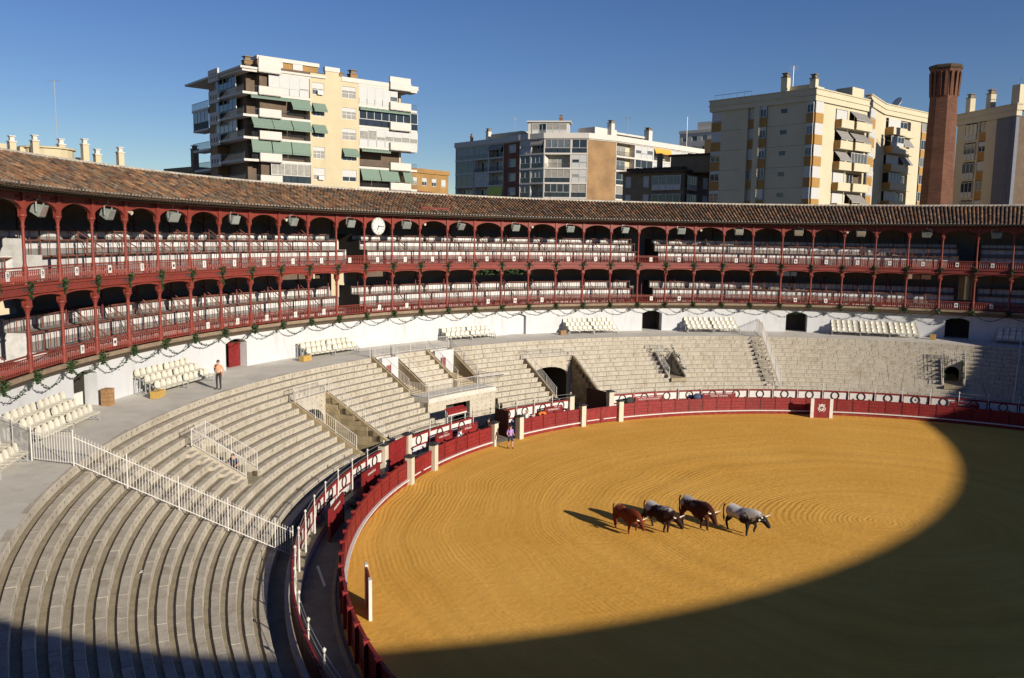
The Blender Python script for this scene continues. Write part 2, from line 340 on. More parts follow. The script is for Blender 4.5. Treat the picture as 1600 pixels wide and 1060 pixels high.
for a, b in (V1, V2):
    cone_wall('side_wall', a, 32.6, 38.45, -0.45); cone_wall('side_wall', b, 32.6, 38.45, 0.45)
    mb = MB(); mb.sweep([(32.4,-0.01),(32.4,0.012),(42.5,0.012),(42.5,-0.01)], a, b, 1.0); tchild(mb.build('passage_floor', MAT['foot_stone']))
    passage(a, b, 38.42, 0.0, slope(38.42)+.06, 2.35, 3.3, MAT['stone_block'])
    # courses of blocks on the far side wall
    for c in range(13):
        z = 0.02+0.305*c; R = 32.7+rnd.uniform(0,.4)
        while R < 38.2:
            Lm = rnd.uniform(.6,1.1)
            if slope(R) > z+0.33:
                R2 = min(R+Lm, 38.4)
                mb = MB(); mb.pbox(R+.008, R2-.008, a, a+0.05+rnd.uniform(0,.02), z, z+.292)
                tchild(mb.build('stone_block', MAT['side_stone']))
            R += Lm
for a, b, r0, r1 in HATCH:
    cone_wall('side_wall', a, r0, r1, -0.3, 2.2, 'stone_block'); cone_wall('side_wall', b, r0, r1, 0.3, 2.2, 'stone_block')
    mb = MB(); mb.sweep([(r0-.3,2.0),(r0-.3,2.3),(r1,2.3),(r1,2.0)], a, b, 1.0); tchild(mb.build('passage_floor', MAT['foot_stone']))
    passage(a, b, r1, 2.3, slope(r1)+.05, 3.0, 3.55, MAT['stone_block'])
# half steps beside the fences
for az0, az1, lo, hi in ((120.9,122.2,1,12),(209.95,211.0,4,9)):
    for i in range(lo, hi):
        mb = MB(); mb.pbox(RR[i]-.26, RR[i]+.0, az0, az1, ZZ[i+1]-.06, ZZ[i]-.15); tchild(mb.build('half_step', MAT['stone_block']))
# ---- the president's box block
BXc = MAT['stone_block']
mb = MB()
for a, b in ((165.3,165.75),(168.55,169.0),(173.75,174.2),(176.65,177.1)):
    mb2 = MB(); k = 8
    for j in range(k):
        ra, rb = 36.9+(40.5-36.9)*j/k, 36.9+(40.5-36.9)*(j+1)/k
        mb2.hexa([P(ra,a,0),P(rb,a,0),P(rb,b,0),P(ra,b,0),P(ra,a,slope(ra)+.08),P(rb,a,slope(rb)+.08),P(rb,b,slope(rb)+.08),P(ra,b,slope(ra)+.08)])
    tchild(mb2.build('stair_wall', MAT['side_stone']))
for i in range(7):
    mb2 = MB(); mb2.sweep([(RR[i],0.5),(RR[i],ZZ[i]),(RR[i]+.27,ZZ[i]),(RR[i]+.27,ZZ[i]-.05),(RR[max(i-1,0)]+.02,ZZ[i]-.05),(RR[max(i-1,0)]+.02,0.5)] if i else [(RR[0],0.5),(RR[0],ZZ[0]),(RR[0]+.3,ZZ[0]),(RR[0]+.3,.5)], 169.0, 173.75, 1.2)
    tchild(mb2.build('seat_row', BXc))
for a, b in ((165.75,168.55),(174.2,176.65)):
    for k in range(8):
        mb2 = MB(); R = 37.0+k*.33; mb2.sweep([(R,2.0),(R,2.95+.07*k),(R+.36,2.95+.07*k),(R+.36,2.0)], a, b, 1.4); tchild(mb2.build('stair_step', MAT['side_stone']))
    M = Matrix.Translation(P(39.75,(a+b)/2,0)) @ Matrix.Rotation(rad((a+b)/2+90),4,'Z'); hw = 39.75*rad((b-a)/2)
    mb2 = MB(); mb2.box(-hw,hw,-.3,0,3.2,5.33,M=M); tchild(mb2.build('white_end_wall', MAT['white_plaster']))
    mb2 = MB(); mb2.box(-.1,.42,-.02,.03,3.45,4.75,M=M); tchild(mb2.build('red_door', MAT['red_wood']))
mb = MB(); mb.sweep([(35.05,2.55),(35.05,2.9),(37.0,2.9),(37.0,2.55)], BX[0], BX[1], 1.2); tchild(mb.build('balcony_floor', MAT['concrete']))
mb = MB()
for a, b in rectcut(BX[0], BX[1], [(169.7,173.9)]): mb.sweep([(35.1,0),(35.1,2.56),(35.5,2.56),(35.5,0)], a, b, 1.2)
mb.sweep([(35.1,2.15),(35.1,2.56),(35.5,2.56),(35.5,2.15)], 169.7, 173.9, 1.2)
tchild(mb.build('balcony_front_wall', BXc))
for a, s in ((BX[0],1),(BX[1],-1)):
    mb = MB(); mb.sweep([(35.1,0),(35.1,2.6),(36.95,2.6),(36.95,0)], a, a+s*.4, 1); tchild(mb.build('balcony_side_wall', BXc))
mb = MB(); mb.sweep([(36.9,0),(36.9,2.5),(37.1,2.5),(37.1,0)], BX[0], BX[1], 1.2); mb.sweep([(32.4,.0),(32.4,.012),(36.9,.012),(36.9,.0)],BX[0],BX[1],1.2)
tchild(mb.build('pen_back_wall', MAT['timber_and_shade']))  # dark inside of the gate opening, shade put into its colour
# ---- railings --------------------------------------------------------------
def railing(label, pts, h, gap=0.13, posts=None, name='white_railing', r=0.011, group=None, spike=0.0, mt='white_metal', cat='railing'):
    """pts: polyline of foot points; pickets every gap"""
    root = empty(name, pts[0], label=label, cat=cat, group=group); inv = Matrix.Translation(-Vector(pts[0]))
    pk, rl, po = MB(), MB(), MB(); up = Vector((0,0,1))
    for a, b in zip(pts[:-1], pts[1:]):
        a, b = Vector(a), Vector(b); n = max(2, int(round((b-a).length/gap)))
        for k in range(n+1):
            q = a.lerp(b, k/n); pk.tube(q+up*.06, q+up*(h+spike), r, 4, caps=False)
        rl.tube(a+up*h, b+up*h, r*1.6, 5); rl.tube(a+up*.10, b+up*.10, r*1.5, 5)
        m = max(1, int(round((b-a).length/1.9)))
        for k in range(m+1):
            if k == 0 and a != Vector(pts[0]): continue
            q = a.lerp(b, k/m); po = MB(); po.tube((0,0,-.02), up*(h+spike*1.6+.03), r*2.3, 6)
            o = po.build('post', MAT[mt]); o.location = q; o.parent = root; o.matrix_parent_inverse = inv
    for nm, m_ in (('pickets', pk), ('rail', rl)):
        o = m_.build(nm, MAT[mt]); o.parent = root; o.matrix_parent_inverse = inv
    return root
def slope_line(az, R0, R1, dz=0.02): return [P(R0, az, slope(R0)+dz), P(R1, az, slope(R1)+dz)]
railing('long white spiked iron fence running down across the seating rows', [P(45.0,216.2,5.42), P(42.4,219.9,5.37), P(40.6,221.0,5.34), P(33.3,218.9,1.1), P(32.6,218.7,.7)], 1.12, 0.125, spike=.16, name='dividing_fence', r=.013, cat='fence')
railing('white dividing fence down the far rows beside a strip of half steps', [P(44.9,119.6,5.42), P(40.6,120.4,5.34), P(34.0,120.5,1.6)], 1.12, 0.125, spike=.16, name='dividing_fence', r=.013, cat='fence')
railing('white fence with a solid foot at the shaded end of the far rows', [P(40.6,89.3,5.34), P(33.6,89.5,1.35)], 1.0, 0.2, name='dividing_fence', r=.02, cat='fence')
for (a, b), lb in ((V1,'stairway passage with the closed red gate'), (V2,'arched passage with the open dark gate')):
    railing('white handrail down one edge of the '+lb, slope_line(b+.2, 38.3, 34.1, .06), .8, .16)
    railing('thin white handrail on the stone side of the '+lb, slope_line(a-.2, 38.3, 34.1, .06), .8, .16)
    railing('short white railing above the arch of the '+lb, [P(38.5,b,slope(38.5)), P(38.5,(a+b)/2,slope(38.5)), P(38.5,a,slope(38.5))], .85, .14)
hl = ['stair hatch where a person sits', 'garlanded hatch between the two far passages', 'garlanded hatch at the edge of the shade']
for (a, b, r0, r1), lb in zip(HATCH, hl):
    railing('white railing round the '+lb, [P(r0,b+.15,slope(r0)+.05), P(r1+.05,b+.15,slope(r1)+.05), P(r1+.05,a-.15,slope(r1)+.05), P(r0,a-.15,slope(r0)+.05)], .85, .15)
railing('white railing along the front of the projecting balcony', [P(36.9,176.9,2.92), P(35.15,176.9,2.92), P(35.15,174,2.92), P(35.15,171.2,2.92), P(35.15,168.4,2.92), P(35.15,165.5,2.92), P(36.9,165.5,2.92)], 1.0, .15)
for az, lb in ((176.9,'outer left edge'), (174.0,'left edge of the middle seats'), (168.8,'right edge of the middle seats'), (165.5,'outer right edge')):
    railing('sloping white rail on the %s of the balcony stairs' % lb, slope_line(az, 40.4, 37.0, .09), .8, .16)
railing('white railing along the walkway above the balcony stairs', [P(40.75,177.0,5.33), P(40.75,173.9,5.33), P(40.75,171,5.33), P(40.75,168.7,5.33), P(40.75,165.4,5.33)], .95, .14)
# ================================================================== contrabarrera
cb = empty('inner_barrier', P(32.35,200,0), label='low white and red panelled barrier with rings between alley and seats', cat='barrier')
cinv = Matrix.Translation(-Vector(cb.location))
def cchild(o, par=None):
    o.parent = par or cb; o.matrix_parent_inverse = (par.matrix_basis.inverted() if par else cinv); return o
CB_GAPS = [(187.5,193.2), (169.4,174.4), (148.9,156.2)]
def digit_mesh(ch, size, mt):
    cu = bpy.data.curves.new('glyph', 'FONT'); cu.body = ch; cu.size = size; cu.align_x = 'CENTER'; cu.align_y = 'CENTER'; cu.extrude = 0.004; cu.resolution_u = 2
    o = bpy.data.objects.new('glyph', cu); COL.objects.link(o)
    dg = bpy.context.evaluated_depsgraph_get(); me = bpy.data.meshes.new_from_object(o.evaluated_get(dg)); me.materials.clear(); me.materials.append(MAT[mt])
    bpy.data.objects.remove(o); return me
def upright(R, az, z): return Matrix.Translation(P(R,az,z)) @ Matrix.Rotation(rad(az-90),4,'Z') @ Matrix.Rotation(rad(90),4,'X')   # x right as seen from the arena, z towards the arena
cells = []
for a, b in rectcut(70, 262, CB_GAPS):
    n = max(1, int(round((b-a)/BAY)))
    for k in range(n): cells.append((a+(b-a)*k/n, a+(b-a)*(k+1)/n))
for a, b in cells:
    am = (a+b)/2; mb = MB(); mb.sweep([(32.35,.99),(32.35,1.67),(32.42,1.67),(32.42,.99)], a+.06, b-.06, 1.0); pan = cchild(mb.build('panel', MAT['white_paint']))
    mb = MB()
    for z0, z1 in ((.95,1.04),(1.61,1.73)): mb.sweep([(32.315,z0),(32.315,z1),(32.39,z1),(32.39,z0)], a+.05, b-.05, 1.0)
    for c0, c1 in ((a+.05,a+.22),(b-.22,b-.05)): mb.sweep([(32.313,1.03),(32.313,1.62),(32.39,1.62),(32.39,1.03)], c0, c1, 1.0)
    f = cchild(mb.build('frame', MAT['red_wood']), pan)
    mb = MB(); mb.sweep([(32.425,.95),(32.425,1.73),(32.46,1.73),(32.46,.95)], a+.05, b-.05, 1.0); cchild(mb.build('backing', MAT['maroon_wood']), pan)
    M = upright(32.31, am, 1.33); mb = MB(); n = 20; vs = []
    for rr, zz in ((.27,-.03),(.35,-.03),(.35,.012),(.27,.012)): vs += [M@Vector((rr*math.cos(2*math.pi*i/n), rr*math.sin(2*math.pi*i/n), zz)) for i in range(n)]
    mb.add(vs, [(j*n+i, j*n+(i+1)%n, ((j+1)%4)*n+(i+1)%n, ((j+1)%4)*n+i) for j in range(4) for i in range(n)])
    cchild(mb.build('ring', MAT['maroon_wood']), pan)
    if int(am) in (137,138,139): pass
D5 = digit_mesh('5', .34, 'black_paint'); D6 = digit_mesh('6', .34, 'black_paint')
def nearest_cell(az): return min(cells, key=lambda c: abs((c[0]+c[1])/2-az))
for az, me in ((137.5,D5), (103.3,D6), (200,D5)):
    c = nearest_cell(az); o = link('numeral', me); o.matrix_world = upright(32.335, sum(c)/2, 1.33); cchild(o)
mb = MB()
for a, b in rectcut(0, 360, CB_GAPS): mb.sweep([(32.5,0),(32.5,.97),(32.65,.97),(32.65,0)], a, b, 1.25)
cchild(mb.build('lower_wall', MAT['white_plaster']))
mb = MB()
for a, b in rectcut(0, 360, CB_GAPS): mb.sweep([(32.1,0),(32.1,.34),(32.5,.34),(32.5,0)], a, b, 1.25)
cchild(mb.build('alley_step', MAT['white_paint']))
mb = MB()
for a, b in rectcut(0, 360, CB_GAPS): mb.sweep([(32.09,.34),(32.09,.37),(32.49,.37),(32.49,.34)], a, b, 1.25)
cchild(mb.build('step_top', MAT['foot_stone']))
mb = MB()
for a, b in rectcut(0, 360, [(70,262)]): mb.sweep([(32.35,.95),(32.35,1.7),(32.43,1.7),(32.43,.95)], a, b, 1.25)
cchild(mb.build('plain_run', MAT['red_wood']))
pm = MB(); pm.lathe((0,0,0), [(.045,0),(.042,1.3),(.026,1.36),(.026,1.85),(.05,1.9),(.026,1.95),(.026,2.17),(.055,2.22),(.06,2.27),(.0,2.33)], 8)
PM = pm.mesh('post', MAT['white_metal'], smooth=False)
edges = sorted({round(c[0],3) for c in cells} | {round(c[1],3) for c in cells})
for e in edges: cchild(link('post', PM, None, P(32.27, e, 0)))
for a, b in rectcut(70, 262, CB_GAPS):
    mb = MB()
    for z in (1.9, 2.16): mb.sweep([(32.265,z),(32.265,z+.014),(32.28,z+.014),(32.28,z)], a, b, 1.0)
    cchild(mb.build('cable', MAT['grey_metal']))
def gate_post(R, az, w, h, label):
    t = empty('gate_post', P(R,az,0), rad(az), label, 'post')
    mb = MB(); mb.box(-w/2,w/2,-w/2,w/2,0,h); mb.build('shaft', MAT['post_white'], t)
    mb = MB(); c = w/2+.08; mb.box(-c,c,-c,c,h,h+.05); mb.v += []; mb.hexa([(-c,-c,h+.05),(c,-c,h+.05),(c,c,h+.05),(-c,c,h+.05),(-c*.5,-c*.5,h+.12),(c*.5,-c*.5,h+.12),(c*.5,c*.5,h+.12),(-c*.5,c*.5,h+.12)]); mb.build('cap', MAT['black_cap'], t)
GP = [(194.1,'red arena gate below the stone stairway'), (188.1,'red arena gate below the stone stairway'), (174.5,'open gate under the balcony'), (169.2,'open gate under the balcony'), (156.9,'closed gate before the dark arched passage'), (149.9,'closed gate before the dark arched passage')]
side = ['left', 'right']
for k, (az, lb) in enumerate(GP): gate_post(30.35, az, .42, 1.62, 'white gate post with black cap, %s of the %s' % (side[k%2], lb))
for k, (az, lb) in enumerate(((193.0,'closed red alley gate'), (187.7,'closed red alley gate'), (156.1,'open dark alley gate'), (149.1,'open dark alley gate'))):
    gate_post(32.35, az, .45, 2.0, 'tall white post with black cap, %s side of the %s' % (side[k%2], lb))
def leaf(name, label, R, a0, a1, z0, z1, mt, hinge=None, swing=0, boards=4, cat='gate'):
    """gate leaf between two angles; optionally swung about its a1 edge"""
    p0, p1 = (P(R,a0,0), P(R,a1,0)) if not isinstance(R, tuple) else (P(R[0],a0,0), P(R[1],a1,0)); d = p1-p0; Ln = d.length; ang = math.atan2(d.y, d.x)
    base, rot = (p0, ang)
    if hinge == 1: base, rot = p1, ang+math.pi
    t = empty(name, base, rot+rad(swing), label, cat)
    for k in range(boards):
        mb = MB(); x0, x1 = Ln*k/boards+.006, Ln*(k+1)/boards-.006
        mb.box(x0,x1,-.03,.03,z0,z1-.01*(k%2)); mb.build('board', MAT[mt], t)
    for z in (z0+.18, z1-.2):
        for y_ in (-.055, .03): mb = MB(); mb.box(.02,Ln-.02,y_,y_+.025,z,z+.12); mb.build('brace', MAT[mt], t)
    return t, Ln
leaf('alley_gate', 'tall closed dark red gate at the foot of the stone stairway', 32.3, 192.7, 188.0, .1, 1.95, 'red_wood', boards=6)
leaf('alley_gate', 'dark brown gate leaf standing open beside the arched passage', (35.0,32.65), 150.0, 149.45, .1, 1.95, 'maroon_wood', boards=4)
leaf('pen_gate', 'tall dark brown gate swung open under the balcony', (30.75,32.3), 170.6, 170.1, .12, 2.05, 'maroon_wood', boards=5)
for a0, a1, lb in ((194.1,188.1,'foot of the stone stairway'), (156.9,149.9,'dark arched passage')):
    am = (a0+a1)/2
    for x0, x1, sd in ((a0-.42,am+.03,'left'), (am-.03,a1+.42,'right')):
        t, Ln = leaf('arena_gate', '%s leaf of the closed red arena gate before the %s' % (sd, lb), 30.4, x0, x1, .06, 1.28, 'red_wood', boards=3)
        for s in (.062, -.10):
            mb = MB(); mb.box(.2, Ln-.2, s-.02, s+.03, .33, .39); mb.build('white_bar', MAT['white_paint'], t)
# ================================================================== barrera
ba = empty('arena_fence', P(30.4,200,0), label='red plank fence with a white footboard around the sand', cat='fence'); binv = Matrix.Translation(-Vector(ba.location))
def bchild(o): o.parent = ba; o.matrix_parent_inverse = binv; return o
B_GAPS = [(187.7,194.5), (168.9,174.9), (149.5,157.3)]
BP = 2.4
mb = MB(); hw = 30.4*math.tan(rad(BP/2))-.03
for k in range(4):
    z0 = .30+.25*k; mb.box(-hw,hw,-.025+.005*(k%2),.03,z0+.011,z0+.241)
mb.box(-hw,hw,-.0,.02,.28,1.30,1); mb.box(-hw-.02,hw+.02,-.05,.06,1.30,1.345)
BPAN = mb.mesh('panel', [MAT['red_wood'], MAT['maroon_wood']])
mb = MB(); mb.box(-.06,.06,.03,.16,0,1.38); mb.box(-.085,.085,-.03,.18,1.38,1.43); mb.box(-.035,.035,-.03,.03,.3,1.3,1); BPOST = mb.mesh('post', [MAT['red_wood'], MAT['maroon_wood']])
npan = 0
for a, b in rectcut(66, 258, B_GAPS):
    n = max(1, int(round((b-a)/BP)))
    for k in range(n):
        am = a+(b-a)*(k+.5)/n
        bchild(link('panel', BPAN, None, P(30.45,am,0), rad(am-90), ((b-a)/n/BP,1,1)))
        bchild(link('post', BPOST, None, P(30.45,a+(b-a)*k/n,0), rad(a+(b-a)*k/n-90)))
    bchild(link('post', BPOST, None, P(30.45,b,0), rad(b-90)))
    mb = MB(); mb.sweep([(30.28,.26),(30.28,.33),(30.44,.33),(30.44,.26)], a, b, 1.0); bchild(mb.build('footboard', MAT['white_paint']))
    mb = MB(); mb.sweep([(30.40,-.02),(30.40,.27),(30.5,.27),(30.5,-.02)], a, b, 1.0); bchild(mb.build('base', MAT['red_base']))
    mb = MB(); mb.sweep([(30.75,0),(30.75,.05),(30.9,.05),(30.9,0)], a, b, 1.0); bchild(mb.build('kerb', MAT['foot_stone']))
mb = MB(); mb.sweep([(30.42,0),(30.42,1.34),(30.5,1.34),(30.5,0)], 258, 426, 1.25); bchild(mb.build('plain_run', MAT['red_wood']))
# ---- burladeros (shields in the alley)
TXT = {}
def shield(az0, az1, text, label, R=31.55, h=1.53):
    am = (az0+az1)/2; hw = R*math.tan(rad(abs(az1-az0)/2))
    t = empty('refuge_shield', P(R,am,0), rad(am-90), label, 'shield')       # local y = outward, -y faces the arena
    mb = MB()
    for k in range(5): mb.box(-hw,hw,-.03,.03,.08+.28*k,.08+.28*k+.274)
    mb.build('boards', MAT['red_wood'], t)
    mb = MB(); mb.box(-hw-.03,hw+.03,-.06,.06,h,h+.06); mb.build('top_rail', MAT['red_wood'], t)
    for s in (-1,1):
        mb = MB(); mb.box(s*hw-.06,s*hw+.06,-.05,.07,0,h); mb.build('post', MAT['red_wood'], t)
    if text:
        me = digit_mesh(text, .19, 'white_paint'); o = link('lettering', me, t, (0,-.036,h-.2)); o.rotation_euler = (rad(90),0,0)
    return t
shield(207.3,212.2,'APODERADOS','red refuge shield in the alley near the foot of the spiked fence')
shield(197.0,201.3,'GANADEROS','red refuge shield in the alley beside the tall red gate')
shield(180.5,183.7,'AREA MEDICA','red refuge shield in front of which a man in white shirt leans')
shield(175.3,178.9,'EMPRESA','red refuge shield below the little red canopy')
shield(158.9,162.0,'VETERINARIO','small bright red refuge shield beside the orange cloth')
shield(140.9,145.6,'POLICIA Y AUTORIDAD','wide red refuge shield lettered with two words, beside the numeral five ring')
shield(129.0,134.1,'PRENSA TAURINA','wide red refuge shield in the far alley with a dark bag at its end')
shield(93.8,97.5,'MEDICOS','red refuge shield in the alley at the edge of the shade')
# shields standing on the sand
def arena_shield(az, R, label, crest):
    t = empty('sand_shield', P(R,az,0), rad(az-90), label, 'shield')
    for k in range(5):
        mb = MB(); mb.box(-.62+.248*k+.004,-.62+.248*(k+1)-.004,-.03,.03,.02,1.52); mb.build('board', MAT['red_wood'], t)
    for s in (-1,1):
        mb = MB(); mb.box(s*.76-.13,s*.76+.13,-.06,.06,0,1.6); mb.build('side_board', MAT['white_paint'], t)
    if crest:
        mb = MB(); y = -.034
        out = [(-.2,.18),(.2,.18),(.2,-.02),(.13,-.17),(0,-.26),(-.13,-.17),(-.2,-.02)]
        mb.prism([(x*1.05,y-.006,.82+z) for x, z in out], (0,.012,0)); mb.prism([(-.22,y-.006,1.03),(.22,y-.006,1.03),(.26,y-.006,1.14),(.13,y-.006,1.09),(0,y-.006,1.17),(-.13,y-.006,1.09),(-.26,y-.006,1.14)], (0,.012,0))
        for s in (-1,1): mb.prism([(s*.26,y-.006,.95),(s*.33,y-.006,.80),(s*.26,y-.006,.62),(s*.10,y-.006,.47),(s*.12,y-.006,.53),(s*.23,y-.006,.68),(s*.27,y-.006,.80)], (0,.012,0))
        c = mb.build('crest', MAT['white_paint'], t)
        mb = MB(); mb.prism([(-.13,y-.012,.94),(.13,y-.012,.94),(.13,y-.012,.80),(0,y-.012,.66),(-.13,y-.012,.80)], (0,.008,0)); mb.build('crest_field', MAT['maroon_wood'], c)
        mb = MB(); mb.lathe((0,y-.014,.80), [(.0,-.05),(.05,-.03),(.06,.02),(.0,.06)], 6); mb.build('crest_figure', MAT['white_paint'], c)
arena_shield(116.7, 29.15, 'red sand shield bearing a white crest between two white boards', True)
arena_shield(226.3, 29.55, 'sand shield with white side boards seen from behind near the shadow edge', False)
# ================================================================== perimeter wall and gallery
RC = 44.06
T0, T1 = -5, 37                    # bays built in full detail
DOORS = [207.3, 189.4, 151.9, 133.4, 114.7, 96.1, 77.3, 226.6]
DW, DH = 1.32, 1.97                # half width in degrees, height
wall = empty('perimeter_wall', P(44.7,180,5.4), label='white plastered wall behind the walkway, with arched doorways', cat='wall')
winv = Matrix.Translation(-Vector(wall.location))
def wchild(o): o.parent = wall; o.matrix_parent_inverse = winv; return o
ZW = 5.42
dcuts = [(d-DW, d+DW) for d in DOORS]
for a, b in rectcut(60, 262, dcuts):
    mb = MB(); mb.sweep([(44.69,ZW-.1),(44.69,7.66),(45.4,7.66),(45.4,ZW-.1)], a, b, .75); wchild(mb.build('wall_run', MAT['white_plaster']))
mb = MB(); mb.sweep([(44.69,ZW-.1),(44.69,7.66),(45.4,7.66),(45.4,ZW-.1)], 262, 420, 1.5); wchild(mb.build('wall_run', MAT['white_plaster']))
for k, d in enumerate(DOORS):
    mb = MB(); n = 12
    for j in range(n):
        x0, x1 = -1+2*j/n, -1+2*(j+1)/n
        f = lambda x: ZW+DH-.28*x*x
        a0, a1 = d+DW*x0, d+DW*x1
        mb.hexa([P(44.69,a0,f(x0)),P(45.4,a0,f(x0)),P(45.4,a1,f(x1)),P(44.69,a1,f(x1)),P(44.69,a0,7.66),P(45.4,a0,7.66),P(45.4,a1,7.66),P(44.69,a1,7.66)])
    wchild(mb.build('door_lintel', MAT['white_plaster']))
    mb = MB(); mb.sweep([(44.6,ZW-.12),(44.6,ZW),(48,ZW),(48,ZW-.12)], d-DW, d+DW, 1.4); wchild(mb.build('door_sill', MAT['concrete']))
    closed = k == 2
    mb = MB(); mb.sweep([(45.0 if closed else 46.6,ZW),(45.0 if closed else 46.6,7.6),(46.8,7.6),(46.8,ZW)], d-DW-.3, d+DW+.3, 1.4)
    wchild(mb.build('door_back', MAT['white_plaster'] if closed else MAT['timber_and_shade']))  # behind open doors a dark sheet, interior shade put into its colour
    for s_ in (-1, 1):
        mb = MB(); mb.pbox(45.41,46.9,d+s_*(DW+.02),d+s_*(DW+.3),ZW,7.6); wchild(mb.build('passage_side', MAT['timber_and_shade']))  # dark cheeks, shade of the passage put into their colour
    if k in (0, 1):
        mb = MB(); rl_ = 45.3 if k == 0 else 45.25; mb.sweep([(rl_,ZW),(rl_,ZW+(.75 if k == 0 else 1.66)),(rl_+.06,ZW+(.75 if k == 0 else 1.66)),(rl_+.06,ZW)], d-(.9 if k == 0 else 1.3), d+(.1 if k else .9), 1.4)
        wchild(mb.build('door_leaf', MAT['white_paint'] if k == 0 else MAT['red_wood']))
gal = empty('covered_gallery', P(RC,180,8), label='two-tier red iron arcaded gallery with tiled roof encircling the bullring', cat='gallery')
ginv = Matrix.Translation(-Vector(gal.location))
def gchild(o, par=None):
    o.parent = par or gal
    o.matrix_parent_inverse = par.matrix_basis.inverted() if par else ginv
    return o
Z1, Z2 = 8.22, 12.0                 # gallery floors
for t in range(T0, T1):            # stone ledge, one length per bay
    mb = MB(); mb.sweep([(44.67,7.60),(43.92,7.97),(43.88,8.0),(43.88,8.2),(45.0,8.2),(45.0,7.60)], AC(t)-.02, AC(t+1)+.02, 1.9); gchild(mb.build('ledge_stone', MAT['ledge_stone']))
mb = MB(); mb.sweep([(44.2,7.66),(43.86,8.0),(43.86,8.2),(45.0,8.2),(45.0,7.66)], AC(T1), AC(T0)-360, 1.9)
mb.sweep([(44.0,7.9),(44.0,8.2),(48.7,8.2),(48.7,7.9)], 0, 360, 1.875); mb.sweep([(43.95,11.72),(43.95,12.0),(48.7,12.0),(48.7,11.72)], 0, 360, 1.875)
gchild(mb.build('floor_slab', MAT['timber_and_shade']))
# ---- unit meshes at angle 0 (column) .. -3.75
def lathe_col(zb, zcap, ztop, r):
    mb = MB(); c = (RC,0,0)
    mb.lathe(c, [(r*1.9,zb),(r*1.9,zb+.12),(r*1.35,zb+.2),(r*1.5,zb+.75),(r*1.15,zb+.82),(r,zb+.9),(r*.88,zcap-.3),(r*1.3,zcap-.28),(r*1.3,zcap-.22),(r*.9,zcap-.2),(r*.95,zcap-.08)], 10)
    sh = mb.mesh('column', MAT['red_iron'], smooth=False)
    mb = MB(); mb.lathe(c, [(r*1.0,zcap-.1),(r*1.25,zcap),(r*1.9,zcap+.14),(r*2.5,zcap+.20),(r*2.5,zcap+.26),(r*1.7,zcap+.28)], 10); mb.box(RC-r*1.7,RC+r*1.7,-r*1.7,r*1.7,zcap+.27,ztop)
    cp = mb.mesh('capital', MAT['red_iron']); return sh, cp
COL_L, CAP_L = lathe_col(Z1, 10.85, 11.55, .088); COL_U, CAP_U = lathe_col(Z2, 14.72, 15.98, .074)
TH = -BAY
def arch_panel(zs, zc, ztop, power, th=.05, rib=.07):
    n = 18; mb = MB(); half = BAY/2; pts = []
    for i in range(n+1):
        x = -1+2*i/n; z = zs+(zc-zs)*(max(0,1-abs(x)**power))**(1/power); pts.append((TH*(x+1)/2, z))
    pts[0] = (pts[0][0]-.20, zs); pts[-1] = (pts[-1][0]+.20, zs)
    for (a0, z0), (a1, z1) in zip(pts[:-1], pts[1:]):
        mb.hexa([P(RC-th,a0,z0),P(RC+th,a0,z0),P(RC+th,a1,z1),P(RC-th,a1,z1),P(RC-th,a0,ztop),P(RC+th,a0,ztop),P(RC+th,a1,ztop),P(RC-th,a1,ztop)])
        mb.hexa([P(RC-th-.05,a0,z0),P(RC+th+.05,a0,z0),P(RC+th+.05,a1,z1),P(RC-th-.05,a1,z1),P(RC-th-.05,a0,z0+rib),P(RC+th+.05,a0,z0+rib),P(RC+th+.05,a1,z1+rib),P(RC-th-.05,a1,z1+rib)])
    return mb
mb = arch_panel(14.88, 15.6, 15.98, 2.0)
for f in (.09,.17,.83,.91):         # pierced spandrel bosses
    mb.tube(P(RC-.09,TH*f,15.72), P(RC+.05,TH*f,15.72), .07, 8)
    mb.tube(P(RC-.10,TH*f,15.72), P(RC-.085,TH*f,15.72), .04, 6, m=1)
for k in range(11): mb.tube(P(RC-.075,TH*(.06+.088*k),15.9), P(RC-.04,TH*(.06+.088*k),15.9), .035, 5, m=1)
mb.pbox(RC-.14,RC+.14,0,TH,15.965,16.12)
ARCH_U = mb.mesh('arch', [MAT['red_iron'], MAT['dark_red_iron']])
mb = arch_panel(11.12, 11.5, 11.62, 2.6)
mb.pbox(RC-.10,RC+.12,0,TH,11.60,11.98); mb.pbox(RC-.17,RC-.09,0,TH,11.92,12.02); mb.pbox(RC-.15,RC-.09,0,TH,11.60,11.66)
for k in range(14): mb.pbox(RC-.125,RC-.10,TH*(.035+.069*k)+.03,TH*(.035+.069*k)-.03,11.74,11.86,1)
ARCH_L = mb.mesh('arch', [MAT['red_iron'], MAT['dark_red_iron']])
def balus(zb):
    mb = MB(); n = 17
    mb.pbox(RC-.05,RC+.05,0,TH,zb+.70,zb+.76); mb.pbox(RC-.035,RC+.035,0,TH,zb+.04,zb+.10); mb.pbox(RC-.03,RC+.03,0,TH,zb+.60,zb+.63)
    for k in range(n):
        a = TH*(k+.5)/n; c = P(RC,a,0)
        mb.lathe(c, [(.026,zb+.1),(.052,zb+.2),(.052,zb+.34),(.024,zb+.42),(.038,zb+.5),(.03,zb+.6)], 4)
    return mb.mesh('balustrade', MAT['red_iron'])
BAL_L, BAL_U = balus(Z1), balus(Z2)
